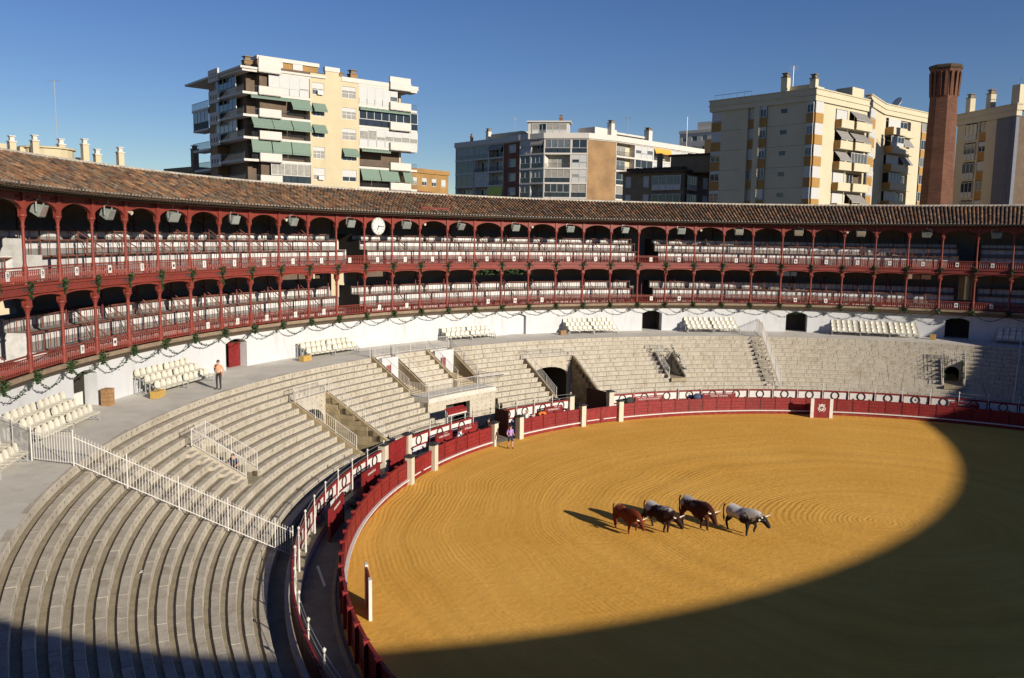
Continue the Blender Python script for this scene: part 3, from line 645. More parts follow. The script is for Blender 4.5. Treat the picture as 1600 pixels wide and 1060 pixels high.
# benches: three steps with white risers, plank seats on small posts
ROW_L = [(45.15,Z1,8.56,8.26),(46.1,8.58,9.46,9.02),(47.1,9.48,10.14,9.68)]
ROW_U = [(45.15,12.02,13.10,12.70),(46.05,13.12,13.84,13.46),(47.05,13.86,14.30,14.02)]
def bench(row, f0, f1, nxt):
    R, z0, z1, zw_ = row; a0, a1 = TH*f0, TH*f1; out = []
    mb = MB(); mb.sweep([(R,zw_),(R,z1),(R+.05,z1),(R+.05,zw_)], a0, a1, 1.3); out.append(('riser', mb.mesh('riser', MAT['bench_white'])))
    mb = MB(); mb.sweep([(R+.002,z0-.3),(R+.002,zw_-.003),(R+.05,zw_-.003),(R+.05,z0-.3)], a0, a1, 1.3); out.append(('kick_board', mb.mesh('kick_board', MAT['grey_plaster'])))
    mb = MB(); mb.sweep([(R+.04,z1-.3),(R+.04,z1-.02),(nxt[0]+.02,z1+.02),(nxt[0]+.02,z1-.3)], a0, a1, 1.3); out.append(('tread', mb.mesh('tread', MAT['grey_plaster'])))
    mb = MB(); mb.sweep([(R-.30,z1),(R-.30,z1+.045),(R+.06,z1+.045),(R+.06,z1)], a0, a1, 1.3)
    n = max(1, int(round((f1-f0)*(6 if z1 < 11 else 4))))
    for k in range(n+1):
        a = a0+(a1-a0)*k/n; a = min(max(a, a1+.05), a0-.05); mb.pbox(R-.275,R-.245,a-.022,a+.022,z0-.02,z1)
    out.append(('bench', mb.mesh('bench', MAT['bench_wood']))); return out
BEN = {}
def benches(level, f0, f1):
    k = (level, round(f0,2), round(f1,2))
    if k not in BEN:
        rows = (ROW_L, ROW_U)[level]; nx = rows[1:]+[(48.35,0,0,0)]
        BEN[k] = [m for r, q in zip(rows, nx) for m in bench(r, f0, f1, q)]
    return BEN[k]
def rails(zb, rows):
    mb = MB(); a = TH*.62
    pts = [P(44.55,a,rows[0][2]+.35), P(47.3,a,rows[2][2]+.75)]
    mb.tube(pts[0], pts[1], .035, 5); mb.tube(pts[0]-Vector((0,0,.3)), pts[1]-Vector((0,0,.3)), .02, 4)
    for k in range(4):
        q = pts[0].lerp(pts[1], k/3); mb.tube((q.x,q.y,max(zb,q.z-1.0)), q, .022, 4)
    for R, z0, z1, _w in rows[1:2]:         # low rail along each step edge
        mb.pbox(R-.62,R-.59,0,TH,z0+.30,z0+.33)
        for k in range(3): mb.pbox(R-.62,R-.59,TH*(.17+.33*k)-.03,TH*(.17+.33*k)+.03,z0,z0+.30)
    return mb.mesh('step_rail', MAT['bench_wood'])
RAIL_L, RAIL_U = rails(Z1, ROW_L), rails(Z2, ROW_U)
mb = MB(); mb.tube(P(46.6,TH*.5,Z1), P(46.6,TH*.5,11.7), .05, 6); mb.tube(P(47.9,0,Z2), P(47.9,0,16.9), .045, 6)
mb.tube(P(47.9,0,15.2), P(47.9,TH,16.6), .02, 4); mb.tube(P(47.9,0,16.6), P(47.9,TH,15.2), .02, 4); mb.tube(P(44.2,0,15.95), P(47.6,0,17.2), .05, 4); mb.tube(P(44.2,0,15.95), P(48.4,0,15.95), .05, 4)
INNER = mb.mesh('inner_post', MAT['dark_red_iron'])
# number plates
mb = MB(); mb.box(-.15,.15,-.2,.2,-.012,0); PLATE = mb.mesh('number_plate', MAT['white_paint'])
mb = MB(); mb.lathe((0,0,0), [(.085,0),(.085,.006)], 10); DOT = mb.mesh('plate_mark', MAT['black_paint'])
NUMS = {c: digit_mesh(c, .34, 'black_paint') for c in '1456789'}
# roof tiles: ribs of curved tiles, tint per tile
RE, ZE, RT, ZT = 43.05, 16.10, 47.0, 17.92
def tile_mesh(seed):
    r_ = random.Random(seed); mb = MB(); ribs = 9; rows = 12
    sl = Vector((RT-RE, 0, ZT-ZE)); 
    pal = [(0.42,0.20,0.085),(0.36,0.17,0.08),(0.30,0.15,0.08),(0.46,0.25,0.12),(0.22,0.13,0.08),(0.13,0.09,0.065),(0.38,0.24,0.14),(0.26,0.20,0.13)]
    for k in range(ribs):
        base_a = TH*(k+.5)/ribs; rb = r_.uniform(.75,1.2)
        for kind in (0, 1):
            for j in range(rows):
                f0, f1 = j/rows, (j+1.22)/rows
                if j == rows-1: f1 = 1.0
                c = r_.choice(pal); g = rb*r_.uniform(.55,1.2)*(.4 if kind else .9)  # pan tiles darker: shade between the ribs put into their tint
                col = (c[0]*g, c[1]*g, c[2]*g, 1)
                vs = []
                for f, lift in ((f0, .055), (f1, .0)):
                    R = RE+(RT-RE)*f; z = ZE+(ZT-ZE)*f + (0 if kind else .03) + lift*.6
                    a = base_a+(TH/ribs*.5 if kind else 0)+math.degrees(r_.uniform(-.012,.012)/R)
                    hw = R*rad(BAY/ribs)*.5*(.60 if not kind else .62)*(1.06 if f == f0 else .9)
                    for q in range(5):
                        th = math.pi*q/4; x = -math.cos(th)*hw; h = math.sin(th)*hw*.95*(1 if not kind else -.55)
                        pp = P(R,a,z+h); tv = Vector((-math.sin(rad(a)), math.cos(rad(a)), 0)); vs.append(pp+tv*x)
                fs = [(q, q+1, 6+q, 5+q) for q in range(4)]
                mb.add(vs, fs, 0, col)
                if not kind: mb.add(vs[:5], [(0,1,2,3,4)], 0, (.36,.32,.27,1) if j == 0 else col)
    return mb.mesh('roof_tiles', MAT['tile'], fix=False)
TILES = [tile_mesh(s) for s in range(5)]
mb = MB()
for k in range(8): mb.tube(P(RT+.0,TH*k/8+.01,ZT+.05), P(RT+.0,TH*(k+1.15)/8,ZT+.06), .13, 7, .11)
RIDGE = mb.mesh('ridge_tiles', MAT['mortar_light'])
mb = MB(); mb.hexa([P(RE+.05,0,ZE-.06),P(RT,0,ZT-.08),P(RT,TH,ZT-.08),P(RE+.05,TH,ZE-.06),P(RE+.05,0,ZE-.01),P(RT,0,ZT-.03),P(RT,TH,ZT-.03),P(RE+.05,TH,ZE-.01)])
mb.hexa([P(RT,0,ZT-.1),P(50.2,0,16.45),P(50.2,TH,16.45),P(RT,TH,ZT-.1),P(RT,0,ZT),P(50.2,0,16.55),P(50.2,TH,16.55),P(RT,TH,ZT)])
for k in range(12): mb.pbox(RE+.08,RC+.3,TH*(k+.5)/12-.06,TH*(k+.5)/12+.06,15.99,16.07)
mb.pbox(RE+.35,RC,0,TH,15.9,16.0)
BED = mb.mesh('roof_deck', MAT['roof_bed'])
gap = {0:[(0,.2)], 1:[(.0,1)], 10:[(0,.6)], 11:[(.35,1)], 21:[(0,.12),(.82,1)], 31:[(0,.5)], 32:[(.12,1)]}
dots = {2,4,16,22,26,31,33}
numseq = {}
for t in range(T0, T1):
    rz = rad(AC(t)); L_ = lambda n, me: gchild(link(n, me, None, (0,0,0), rz))
    c = L_('column', COL_L); cc = link('capital', CAP_L, None, (0,0,0), rz); gchild(cc, c)
    c = L_('column', COL_U); cc = link('capital', CAP_U, None, (0,0,0), rz); gchild(cc, c)
    L_('arch', ARCH_L); L_('arch', ARCH_U); bl = L_('balustrade', BAL_L); bu = L_('balustrade', BAL_U)
    L_('roof_deck', BED); L_('ridge_tiles', RIDGE); tag(L_('roof_tiles', TILES[t % 5]), kind='stuff')
    L_('inner_post', INNER)
    spans = gap.get(t, [(0,1)])
    for lv in (0, 1):
        for f0, f1 in spans:
            for nm, me in [(m.name.split('.')[0], m) if not isinstance(m, tuple) else m for m in benches(lv, f0, f1)]: L_(nm, me)
    if t not in gap: L_('step_rail', RAIL_L); L_('step_rail', RAIL_U)
    for lv, zb, par, show in ((1, Z2, bu, True), (0, Z1, bl, t % 5 in (1,2) or t in (5,6,8,9,15,16))):
        if not show: continue
        az = AC(t)+TH*(.46 if lv else .52); M = upright(RC-.06, az, zb+.42)
        o = link('number_plate', PLATE); o.matrix_world = M; gchild(o, par)
        ch = '6' if t > 24 else '5' if t > 17 else '4' if t > 13 else '1' if t > 2 else '9'
        d = link('numeral', DOT if t in dots else NUMS[ch]); d.matrix_world = M @ Matrix.Translation((0,0,.003)); gchild(d, par)
for t in range(T1, T0+96):          # rest of the ring, plain
    rz = rad(AC(t)); L_ = lambda n, me: gchild(link(n, me, None, (0,0,0), rz))
    L_('roof_deck', BED)
    if T1+50 > t > T1+8: continue
    if abs(((AC(t)+90+180) % 360)-180) < 9: continue
    L_('column', COL_L); L_('column', COL_U); L_('arch', ARCH_U); L_('arch', ARCH_L); L_('balustrade', BAL_L)
# stepped end walls beside the stair gaps, some dark with shade put into colour
def end_wall(az, rows, zb, mt='bench_white'):
    mb = MB(); pts = [(rows[0][0]-.3,zb)]
    for k, (R, z0, z1, _w) in enumerate(rows): pts += [(R-.3,z1+.10),((rows[k+1][0]-.3) if k < 2 else 48.3,z1+.10)]
    pts += [(48.3,zb)]
    v = [P(R,az,z) for R, z in pts]; tn = Vector((-math.sin(rad(az)), math.cos(rad(az)), 0))*.08
    mb.prism(v, tn); gchild(mb.build('end_wall', MAT[mt]))
for tt in (.2, 1.0, 10.6, 11.35, 21.12, 21.82, 31.5, 32.12):
    k_ = 'bench_white' if tt in (.2,1.0,10.6) else 'timber_and_shade'; end_wall(AC(tt), ROW_L, Z1-.02, k_); end_wall(AC(tt), ROW_U, Z2-.02, k_)
# back wall with its openings (bays carry windows / arches)
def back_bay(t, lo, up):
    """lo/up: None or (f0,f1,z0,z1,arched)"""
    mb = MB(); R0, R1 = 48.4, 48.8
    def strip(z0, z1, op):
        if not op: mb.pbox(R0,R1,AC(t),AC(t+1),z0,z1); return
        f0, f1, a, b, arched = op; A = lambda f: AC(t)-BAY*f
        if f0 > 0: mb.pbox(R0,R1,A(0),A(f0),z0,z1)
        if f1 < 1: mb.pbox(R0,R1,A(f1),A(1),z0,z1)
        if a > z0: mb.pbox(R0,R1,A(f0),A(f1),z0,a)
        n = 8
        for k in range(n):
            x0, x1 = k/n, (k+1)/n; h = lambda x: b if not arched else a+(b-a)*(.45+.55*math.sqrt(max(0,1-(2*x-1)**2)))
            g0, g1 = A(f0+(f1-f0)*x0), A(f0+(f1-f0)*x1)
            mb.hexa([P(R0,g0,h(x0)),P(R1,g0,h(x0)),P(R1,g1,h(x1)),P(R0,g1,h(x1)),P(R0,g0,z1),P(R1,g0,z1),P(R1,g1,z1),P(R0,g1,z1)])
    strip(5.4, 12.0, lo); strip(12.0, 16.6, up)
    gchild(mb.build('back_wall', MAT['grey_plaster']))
lo_open = {1:(.55,1,9.6,11.4,True), 2:(.0,.1,9.8,11.2,False), 11:(.1,.62,9.2,11.2,False), 21:(.15,.8,8.3,8.9,False), 31:(.62,1,8.9,11.2,False), 9:(.4,1,10.8,11.3,False), 10:(0,.9,10.8,11.25,False), 12:(.16,.9,10.8,11.3,False)}
for k in (16,17): lo_open[k] = (.03,.97,10.75,11.3,False)
for k in (26,30): lo_open[k] = (.2,.85,10.8,11.25,False)
up_open = {1:(.3,1,12.1,13.9,True), 11:(-.05,.6,12.1,13.95,True)}
for t in range(T0, T1): back_bay(t, lo_open.get(t), up_open.get(t))
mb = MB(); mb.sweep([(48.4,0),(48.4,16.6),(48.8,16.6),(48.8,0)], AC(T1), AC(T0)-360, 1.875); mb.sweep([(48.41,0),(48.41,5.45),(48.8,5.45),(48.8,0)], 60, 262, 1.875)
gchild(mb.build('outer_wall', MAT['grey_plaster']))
# little red gable board breaking the eave, two finials
mb = MB(); a0, a1 = AC(13), AC(14); mb.pbox(RC-.25,RC-.1,a0,a1,15.9,16.62); mb.pbox(RC-.32,RC-.05,a0-.0,a1,16.6,16.7)
for a in (a0, a1): mb.lathe(P(RC-.2,a,0), [(.06,16.6),(.1,16.75),(.05,16.85),(.07,16.95),(0,17.1)], 6)
for k in range(5): mb.tube(P(RC-.26,a0+(a1-a0)*(k+.5)/5,16.3), P(RC-.22,a0+(a1-a0)*(k+.5)/5,16.3), .09, 8, m=1)
gchild(mb.build('gable_board', [MAT['red_iron'], MAT['dark_red_iron']]))
# ================================================================== city blocks behind the ring
mat('cream_wall', (0.49,0.415,0.275), 0.85, 0.05, 0.6, 0.1, 8, dirt=(0.36,0.28,0.15), dirtamt=0.3, dscale=.25, streak=.25)
mat('white_wall', (0.53,0.495,0.45), 0.8, 0.04, 0.8, dirt=(0.5,0.46,0.4), dirtamt=0.35, dscale=.4, streak=.25)
mat('ochre_wall', (0.33,0.185,0.06), 0.85, 0.06, 0.6, dirt=(0.38,0.22,0.06), dirtamt=.3)
mat('pale_wall', (0.50,0.44,0.315), 0.85, 0.05, 0.6, dirt=(0.42,0.37,0.26), dirtamt=.35, dscale=.25, streak=.25)
mat('brown_wall', (0.20,0.15,0.10), 0.85, 0.1, 0.8, dirt=(0.10,0.08,0.06), dirtamt=.4)
mat('awning_green', (0.155,0.215,0.17), 0.8, 0.05, 2)
mat('awning_grey', (0.25,0.235,0.225), 0.8, 0.05, 2)
mat('awning_lime', (0.50,0.52,0.10), 0.8, 0.08, 2)
mat('awning_orange', (0.65,0.33,0.06), 0.8, 0.08, 2)
mat('shutter', (0.45,0.45,0.44), 0.6, 0.04, 2)
mat('window_frame', (0.52,0.52,0.51), 0.5, 0.03, 2)
mat('glass_blind', (0.10,0.11,0.12), 0.12, 0.3, 1.5, spec=0.8); mat('glass_curtain', (0.26,0.24,0.21), 0.2, 0.3, 3, spec=0.7)
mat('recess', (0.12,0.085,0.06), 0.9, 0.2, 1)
mat('rail_iron', (0.06,0.065,0.07), 0.5, 0.1, 3)
mat('slate_panel', (0.13,0.14,0.17), 0.7, 0.1, 1)
def brick_mat(name, c1, c2, mort, bw=.5, bh=.13):
    m = bpy.data.materials.new(name); m.use_nodes = True; t = m.node_tree; N, L = t.nodes, t.links; b = N['Principled BSDF']; b.inputs['Roughness'].default_value = .9
    g = N.new('ShaderNodeNewGeometry'); s = N.new('ShaderNodeSeparateXYZ'); L.new(g.outputs['Position'], s.inputs[0])
    u = M_(N,L,'ADD', M_(N,L,'MULTIPLY', s.outputs[0], .83), M_(N,L,'MULTIPLY', s.outputs[1], .71))
    cb_ = N.new('ShaderNodeCombineXYZ'); L.new(u, cb_.inputs[0]); L.new(s.outputs[2], cb_.inputs[1])
    br = N.new('ShaderNodeTexBrick'); br.inputs['Scale'].default_value = 1; br.inputs['Brick Width'].default_value = bw; br.inputs['Row Height'].default_value = bh; br.inputs['Mortar Size'].default_value = .012
    br.inputs['Color1'].default_value = (*c1,1); br.inputs['Color2'].default_value = (*c2,1); br.inputs['Mortar'].default_value = (*mort,1); L.new(cb_.outputs[0], br.inputs[0])
    n = N.new('ShaderNodeTexNoise'); n.inputs['Scale'].default_value = .35; n.inputs['Detail'].default_value = 7; L.new(g.outputs['Position'], n.inputs['Vector'])
    r = N.new('ShaderNodeMapRange'); r.inputs[1].default_value = .3; r.inputs[2].default_value = .7; r.inputs[3].default_value = .75; r.inputs[4].default_value = 1.15; L.new(n.outputs['Fac'], r.inputs[0])
    v = N.new('ShaderNodeVectorMath'); v.operation = 'SCALE'; L.new(br.outputs['Color'], v.inputs[0]); L.new(r.outputs[0], v.inputs['Scale']); L.new(v.outputs[0], b.inputs['Base Color']); MAT[name] = m
brick_mat('brick_tan', (.29,.17,.075), (.25,.14,.06), (.24,.17,.10)); brick_mat('brick_red', (.19,.065,.03), (.16,.05,.025), (.18,.10,.065)); brick_mat('brick_yellow', (.34,.19,.06), (.30,.165,.05), (.28,.18,.08))
# the tall chimney needs every course to read from far away
brick_mat('brick_stack', (.15,.06,.032), (.105,.04,.022), (.075,.038,.025), .6, .22)
class Facade:
    """vertical plane through two ground points; u along it (left to right seen from outside), d outwards"""
    def __init__(s, p0, p1, root):
        s.p = Vector((p0.x, p0.y, 0)); d = Vector((p1.x-p0.x, p1.y-p0.y, 0)); s.len = d.length; s.u = d.normalized(); s.n = Vector((s.u.y, -s.u.x, 0)); s.root = root
        s.inv = Matrix.Translation(-Vector(root.location))
    def uz(s, px, py):
        r = ray(px, py); t = (s.p-C_P).dot(s.n)/r.dot(s.n); q = C_P+r*t; return (q-s.p).dot(s.u), q.z
    def U(s, px, py=250): return s.uz(px, py)[0]
    def Z(s, px, py): return s.uz(px, py)[1]
    def pt(s, u, d, z): q = s.p+s.u*u+s.n*d; return Vector((q.x, q.y, z))
    def bx(s, mb, u0, u1, z0, z1, d0, d1, m=0):
        if u0 > u1: u0, u1 = u1, u0
        mb.hexa([s.pt(u0,d1,z0),s.pt(u1,d1,z0),s.pt(u1,d0,z0),s.pt(u0,d0,z0),s.pt(u0,d1,z1),s.pt(u1,d1,z1),s.pt(u1,d0,z1),s.pt(u0,d0,z1)], m)
    def part(s, name, mt, boxes, par=None):
        mb = MB()
        for b in boxes: s.bx(mb, *b)
        o = mb.build(name, [MAT[k] for k in mt] if isinstance(mt, (list,tuple)) else MAT[mt]); o.parent = par or s.root
        o.matrix_parent_inverse = s.inv if not par else par.matrix_basis.inverted(); return o
    def skin(s, mt, u0, u1, z0, z1, holes, depth=.35, name='wall'):
        """wall strip u0..u1 with rectangular holes [(a,b,za,zb)] that do not overlap in z"""
        bs = []; z = z0
        for a, b, za, zb in sorted(holes, key=lambda h: h[2]):
            za, zb = max(za,z0), min(zb,z1)
            if zb <= za: continue
            if za > z: bs.append((u0,u1,z,za,-depth,0))
            if a > u0: bs.append((u0,a,za,zb,-depth,0))
            if b < u1: bs.append((b,u1,za,zb,-depth,0))
            z = zb
        if z < z1: bs.append((u0,u1,z,z1,-depth,0))
        return s.part(name, mt, bs)
    def window(s, u0, u1, z0, z1, panes=2, split=None, d=-.14, frame='window_frame', shut=0.0, glass='glass_dark'):
        w = .07; bs = [(u0,u1,z0,z0+w,d-.05,d+.05),(u0,u1,z1-w,z1,d-.05,d+.05),(u0,u0+w,z0+w,z1-w,d-.05,d+.05),(u1-w,u1,z0+w,z1-w,d-.05,d+.05)]
        for k in range(1,panes): x = u0+(u1-u0)*k/panes; bs.append((x-w/2,x+w/2,z0+w,z1-w,d-.04,d+.04))
        if split: bs.append((u0+w,u1-w,split-w/2,split+w/2,d-.035,d+.035))
        f = s.part('window', frame, bs)
        if glass == 'glass_dark': glass = rnd.choice(('glass_dark','glass_dark','glass_blind','glass_curtain'))
        s.part('pane', glass, [(u0+w*.5,u1-w*.5,z0+w*.5,z1-w*.5,d-.03,d-.01)], f)
        if shut: s.part('shutter', 'shutter', [(u0+w,u1-w,z1-(z1-z0)*shut,z1-w,d,d+.06)], f)
        return f
    def glazed(s, u0, u1, z0, z1, panes, d=-.1, shut=None, low='shutter'):
        """enclosed balcony: low panels, glass above"""
        zm = z0+(z1-z0)*.36; f = s.window(u0,u1,zm,z1,panes,d=d)
        s.part('low_panel', low, [(u0+(u1-u0)*k/panes+.03,u0+(u1-u0)*(k+1)/panes-.03,z0,zm-.02,d-.05,d+.03) for k in range(panes)], f)
        if shut:
            for k in range(panes):
                if shut[k % len(shut)]: s.part('shutter', 'shutter', [(u0+(u1-u0)*k/panes+.05,u0+(u1-u0)*(k+1)/panes-.05,z1-(z1-zm)*shut[k % len(shut)],z1-.05,d,d+.06)], f)
        return f
    def awning(s, u0, u1, z1, drop, out, mt, d0=.05):
        mb = MB(); a = [s.pt(u0,d0,z1),s.pt(u1,d0,z1),s.pt(u1,d0+out,z1-drop),s.pt(u0,d0+out,z1-drop)]; q = Vector((0,0,.03))
        mb.hexa([a[3],a[2],a[1],a[0],a[3]+q,a[2]+q,a[1]+q,a[0]+q]); n = 9
        for k in range(n):                                     # shallow fabric ribs
            x0, x1 = (k+.1)/n, (k+.5)/n; l = lambda i, j, x: a[i].lerp(a[j], x)
            b = [l(0,1,x0),l(0,1,x1),l(3,2,x1),l(3,2,x0)]; e = Vector((0,0,.035)); e2 = Vector((0,0,.05)); mb.hexa([b[3]+e,b[2]+e,b[1]+e,b[0]+e,b[3]+e2,b[2]+e2,b[1]+e2,b[0]+e2])
        b = [a[3],a[2]]; mb.hexa([b[0]-q*7,b[1]-q*7,b[1]-q*7-s.n*.02,b[0]-q*7-s.n*.02,b[0]+q,b[1]+q,b[1]+q-s.n*.02,b[0]+q-s.n*.02])
        o = mb.build('awning', MAT[mt]); o.parent = s.root; o.matrix_parent_inverse = s.inv; return o
    def rail(s, u0, u1, z0, h, d, mt='rail_iron', step=.16):
        bs = [(u0,u1,z0+h-.05,z0+h,d-.03,d+.03)]; n = int((u1-u0)/step)
        bs += [(u0+(u1-u0)*k/n-.012,u0+(u1-u0)*k/n+.012,z0,z0+h-.05,d-.012,d+.012) for k in range(n+1)]
        return s.part('balcony_rail', mt, bs)
def block(name, label, p0):
    return empty(name, (p0.x,p0.y,0), label=label, cat='building')
def chimney_stack(F, u, d, z0, z1, w, mt, cap='brown_wall'):
    c = F.part('chimney', mt, [(u-w/2,u+w/2,z0,z1,d-w/2,d+w/2)]); F.part('chimney_cap', cap, [(u-w/2-.08,u+w/2+.08,z1,z1+.12,d-w/2-.08,d+w/2+.08),(u-w/3,u+w/3,z1+.12,z1+.55,d-w/3,d+w/3),(u-w/2,u+w/2,z1+.55,z1+.65,d-w/2,d+w/2)], c)
def zf(F, base, k, pitch): return base-pitch*k
# ---------------------------------------------------------------- A: cream block with green awnings
pA0, pA1 = at_depth(390,111.3,180), at_depth(655,126.8,200)
rA = block('apartment_block', 'tall cream apartment block with green awnings and white balcony panels', pA0)
F = Facade(pA0, pA1, rA); FP = 2.93
ZT_A = F.Z(430,186)                      # underside of the third balcony row
zs = [ZT_A+FP*(2-k) for k in range(12)]  # slab undersides, top row first
u = lambda px: F.U(px, 200)
c1, c2, c3, c4, c5, c6 = u(392), u(486), u(509.5), u(534), u(560), u(641)
topz = zs[0]+.1; zbot = 0
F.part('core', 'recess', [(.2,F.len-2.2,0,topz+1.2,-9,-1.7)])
F.skin('cream_wall', c3, c4-.35, 0, F.Z(522,113), [], .5, 'stair_tower'); F.part('tower_cap', 'white_wall', [(c3-.1,c4-.25,F.Z(522,113),F.Z(522,106),-.6,.08)])
w2 = [(c2+.25,c3-.25,zs[k]+.95-FP,zs[k]-.35) for k in range(0,10)]; F.skin('cream_wall', c2, c3, 0, zs[0]+.9, w2)
w4 = [(c4+.05,c5-.35,zs[k]+.95-FP,zs[k]-.35) for k in range(0,10)]; F.skin('cream_wall', c4-.35, c5, 0, zs[0]+.9, w4)
for k in range(7):
    for q, (a, b, za, zb) in enumerate((w2[k], w4[k])):
        aw = (q == 0 and k in (1,2)) or (q == 1 and k == 3)
        F.window(a, b, za, zb, 3 if k % 2 else 2, split=za+.7, shut=(0 if aw else rnd.choice((.35,.5,.6))))
        if aw: F.awning(a-.05, b+.15, zb+.1, 1.0, .8, 'awning_green')
    if k in (0,4): F.part('air_conditioner', 'white_paint', [(w2[k][0]+.7,w2[k][0]+1.5,w2[k][2]+.0,w2[k][2]+.55,.02,.35)])
for k in range(0, 9):
    z = zs[k]
    for a, b in ((0.3,c2),(c5,F.len-.4)):    # slabs
        F.part('balcony_slab', 'white_wall', [(a,b,z,z+.32,-1.9,.05)])
    for a, b in ((u(404),u(438)),(u(608),u(640))): F.part('parapet', 'white_wall', [(a,b,z-.02,z+1.15,.06,.5),(a,b,z-.02,z+.1,-.2,.5)])
    for a, b, side_ in ((.3,u(404),0),(u(438),c2,1),(c5,u(608),2),(u(640),F.len-.4,3)):
        if k: F.rail(a+.02, b-.02, z+.32, .85, -.06)
    F.part('dividing_wall', 'cream_wall', [(c2-.12,c2+.02,z-FP+.3,z,-1.9,.03),(c5-.02,c5+.12,z-FP+.3,z,-1.9,.03)])
    F.part('balcony_back', 'brick_tan', [(.4,c2-.1,z-FP+.3,z,-1.9,-1.72),(c5+.1,F.len-2.4,z-FP+.3,z,-1.9,-1.72)])
    for a in (.25,.6,.85):
        x = .5+(c2-.6)*a; F.window(x-.7,x+.5,z-FP+.4,z-.5,2,d=-1.66)
F.part('roof_slab', 'white_wall', [(-.8,c3,zs[0]+.32,zs[0]+.6,-9,.2),(c4,F.len-.2,zs[0]+.32,zs[0]+.95,-9,.1)])
F.part('roof_parapet', 'white_wall', [(u(405),u(439),zs[0]+.3,zs[0]+2.0,.06,.35),(u(608),u(640),zs[0]+.2,zs[0]+1.9,.06,.35)])
# storey contents, left balconies
uL = lambda px: F.U(280+px/4, 200)
F.glazed(uL(565), uL(815), zs[1]+.34, zs[0]-.02, 4, d=-.02, shut=(.98,.95,.98,.9)); F.awning(uL(695), uL(815), zs[1]-.1, 1.25, 1.0, 'awning_green'); F.awning(uL(445), uL(690), zs[1]-.02, .3, .5, 'awning_green')
for k, spans in ((2, ((450,575),(578,695),(700,818))), (3, ((448,572),(578,695),(700,815)))):
    for a, b in spans: F.awning(uL(a), uL(b), zs[k]-.05, 1.25 if k == 2 else 1.5, 1.0 if k == 2 else .45, 'awning_green')
F.glazed(uL(570), uL(815), zs[5]+.34, zs[4]-.02, 6, d=-.02, low='glass_dark'); F.awning(uL(455), uL(815), zs[5]-.02, .35, .55, 'awning_green'); F.glazed(uL(560), uL(815), zs[6]+.34, zs[5]-.3, 5, d=-.05)
# right balconies
F.glazed(uL(1125), uL(1365), zs[1]+.34, zs[0]-.02, 5, d=-.02, shut=(1.4,1.4,1.35,1.4,.6)); F.awning(uL(1125), uL(1440), zs[1]-.02, .25, .4, 'awning_green')
F.glazed(uL(1125), uL(1490), zs[2]+.34, zs[1]-.1, 8, d=-.02, low='glass_dark'); F.glazed(uL(1125), uL(1490), zs[3]+.34, zs[2]-.02, 7, d=-.02, shut=(.3,.2,.7,.6,.6,.55,.6))
F.awning(uL(1128), uL(1308), zs[3]-.02, .3, .7, 'awning_green')
for a, b in ((1130,1245),(1250,1365),(1395,1450)): F.awning(uL(a), uL(b), zs[4]-.05, 1.45, .75, 'awning_green')
F.glazed(uL(1125), uL(1310), zs[6]+.34, zs[5]-.02, 5, d=-.02, shut=(.9,.9,.8,.9,.9)); F.glazed(uL(1290), uL(1375), zs[6]+.34, zs[5]-.25, 4, d=.1)
F.part('end_wall', 'cream_wall', [(F.len-2.6,F.len-2.3,0,zs[0]+.3,-9,-1.6)]); F.part('end_wall', 'cream_wall', [(0.3,0.55,0,zs[0]+.3,-9,-2.6)])
# penthouse and chimneys
zp0, zp1 = zs[0]+.6, F.Z(430,94)+.25; F.part('penthouse', 'brick_yellow', [(u(413),c3-.1,zp0,zp1,-7,-2.2)]); F.part('penthouse_cap', 'white_wall', [(u(412),c3,zp1,zp1+.5,-7.2,-2.0)])
for a in (u(445), u(476)): F.window(a-.7,a+.7,zp0+.3,zp0+1.7,1,d=-2.12,shut=.95)
chimney_stack(F, u(398.5), -2.5, zs[0]+.5, F.Z(399,92), 1.1, 'brick_tan'); chimney_stack(F, u(547), -3, zs[0]+.9, F.Z(547,116), .8, 'brick_tan'); chimney_stack(F, u(562), -2.2, zs[0]+.9, F.Z(562,114), 1.1, 'brick_tan')
# shaded flank
G = Facade(at_depth(305,126,190), pA0, rA); uG = lambda px: G.U(px, 200); GZ = lambda k: zs[k]
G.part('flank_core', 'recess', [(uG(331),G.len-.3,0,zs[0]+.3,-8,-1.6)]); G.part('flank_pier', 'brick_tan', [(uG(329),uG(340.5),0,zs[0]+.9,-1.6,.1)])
for k in range(0,8):
    z = zs[k]; G.part('balcony_slab', 'white_wall', [(uG(341),G.len+.02,z,z+.32,-1.7,.9)]); G.part('panel_white', 'white_wall', [(uG(339.5),uG(354.5),z-.35,z+1.35,.92,1.15)])
    G.part('panel_hole', 'recess', [(uG(339.5)+(uG(354.5)-uG(339.5))*f-.16,uG(339.5)+(uG(354.5)-uG(339.5))*f+.16,z+.15,z+.75,1.151,1.17) for f in (.25,.52,.79)])
    if k: G.rail(uG(355), G.len, z+.32, .9, .82)
    if k in (1,2,3): G.glazed(uG(341), uG(374), zs[k]+.34, zs[k-1]-.02, 5, d=.35, low='glass_dark')
    elif k: G.window(uG(346),uG(356),z+.4,z+2.4,2,d=-1.5); G.window(uG(362),uG(372),z+.4,z+2.4,2,d=-1.5)
    if k and k % 2: G.part('balcony_slab', 'white_wall', [(uG(303.5),uG(329),z-.6,z-.3,-1.5,.3)]); G.rail(uG(303.5), uG(329), z-.3, 1.0, .25)
    elif k: G.part('balcony_slab', 'white_wall', [(uG(305),uG(329),z-.6,z-.3,-1.5,.3)]); G.rail(uG(305), uG(329), z-.3, 1.0, .25)
    G.part('flank_wall', 'cream_wall', [(uG(316),uG(329),z-FP,z,-3,-1.5)])
G.glazed(uG(305), uG(328), zs[2]-.28, zs[1]-.62, 4, d=.2, low='glass_dark'); G.part('roof_slab', 'white_wall', [(uG(303),G.len+.2,zs[0]+.32,zs[0]+.6,-8,1.2)])
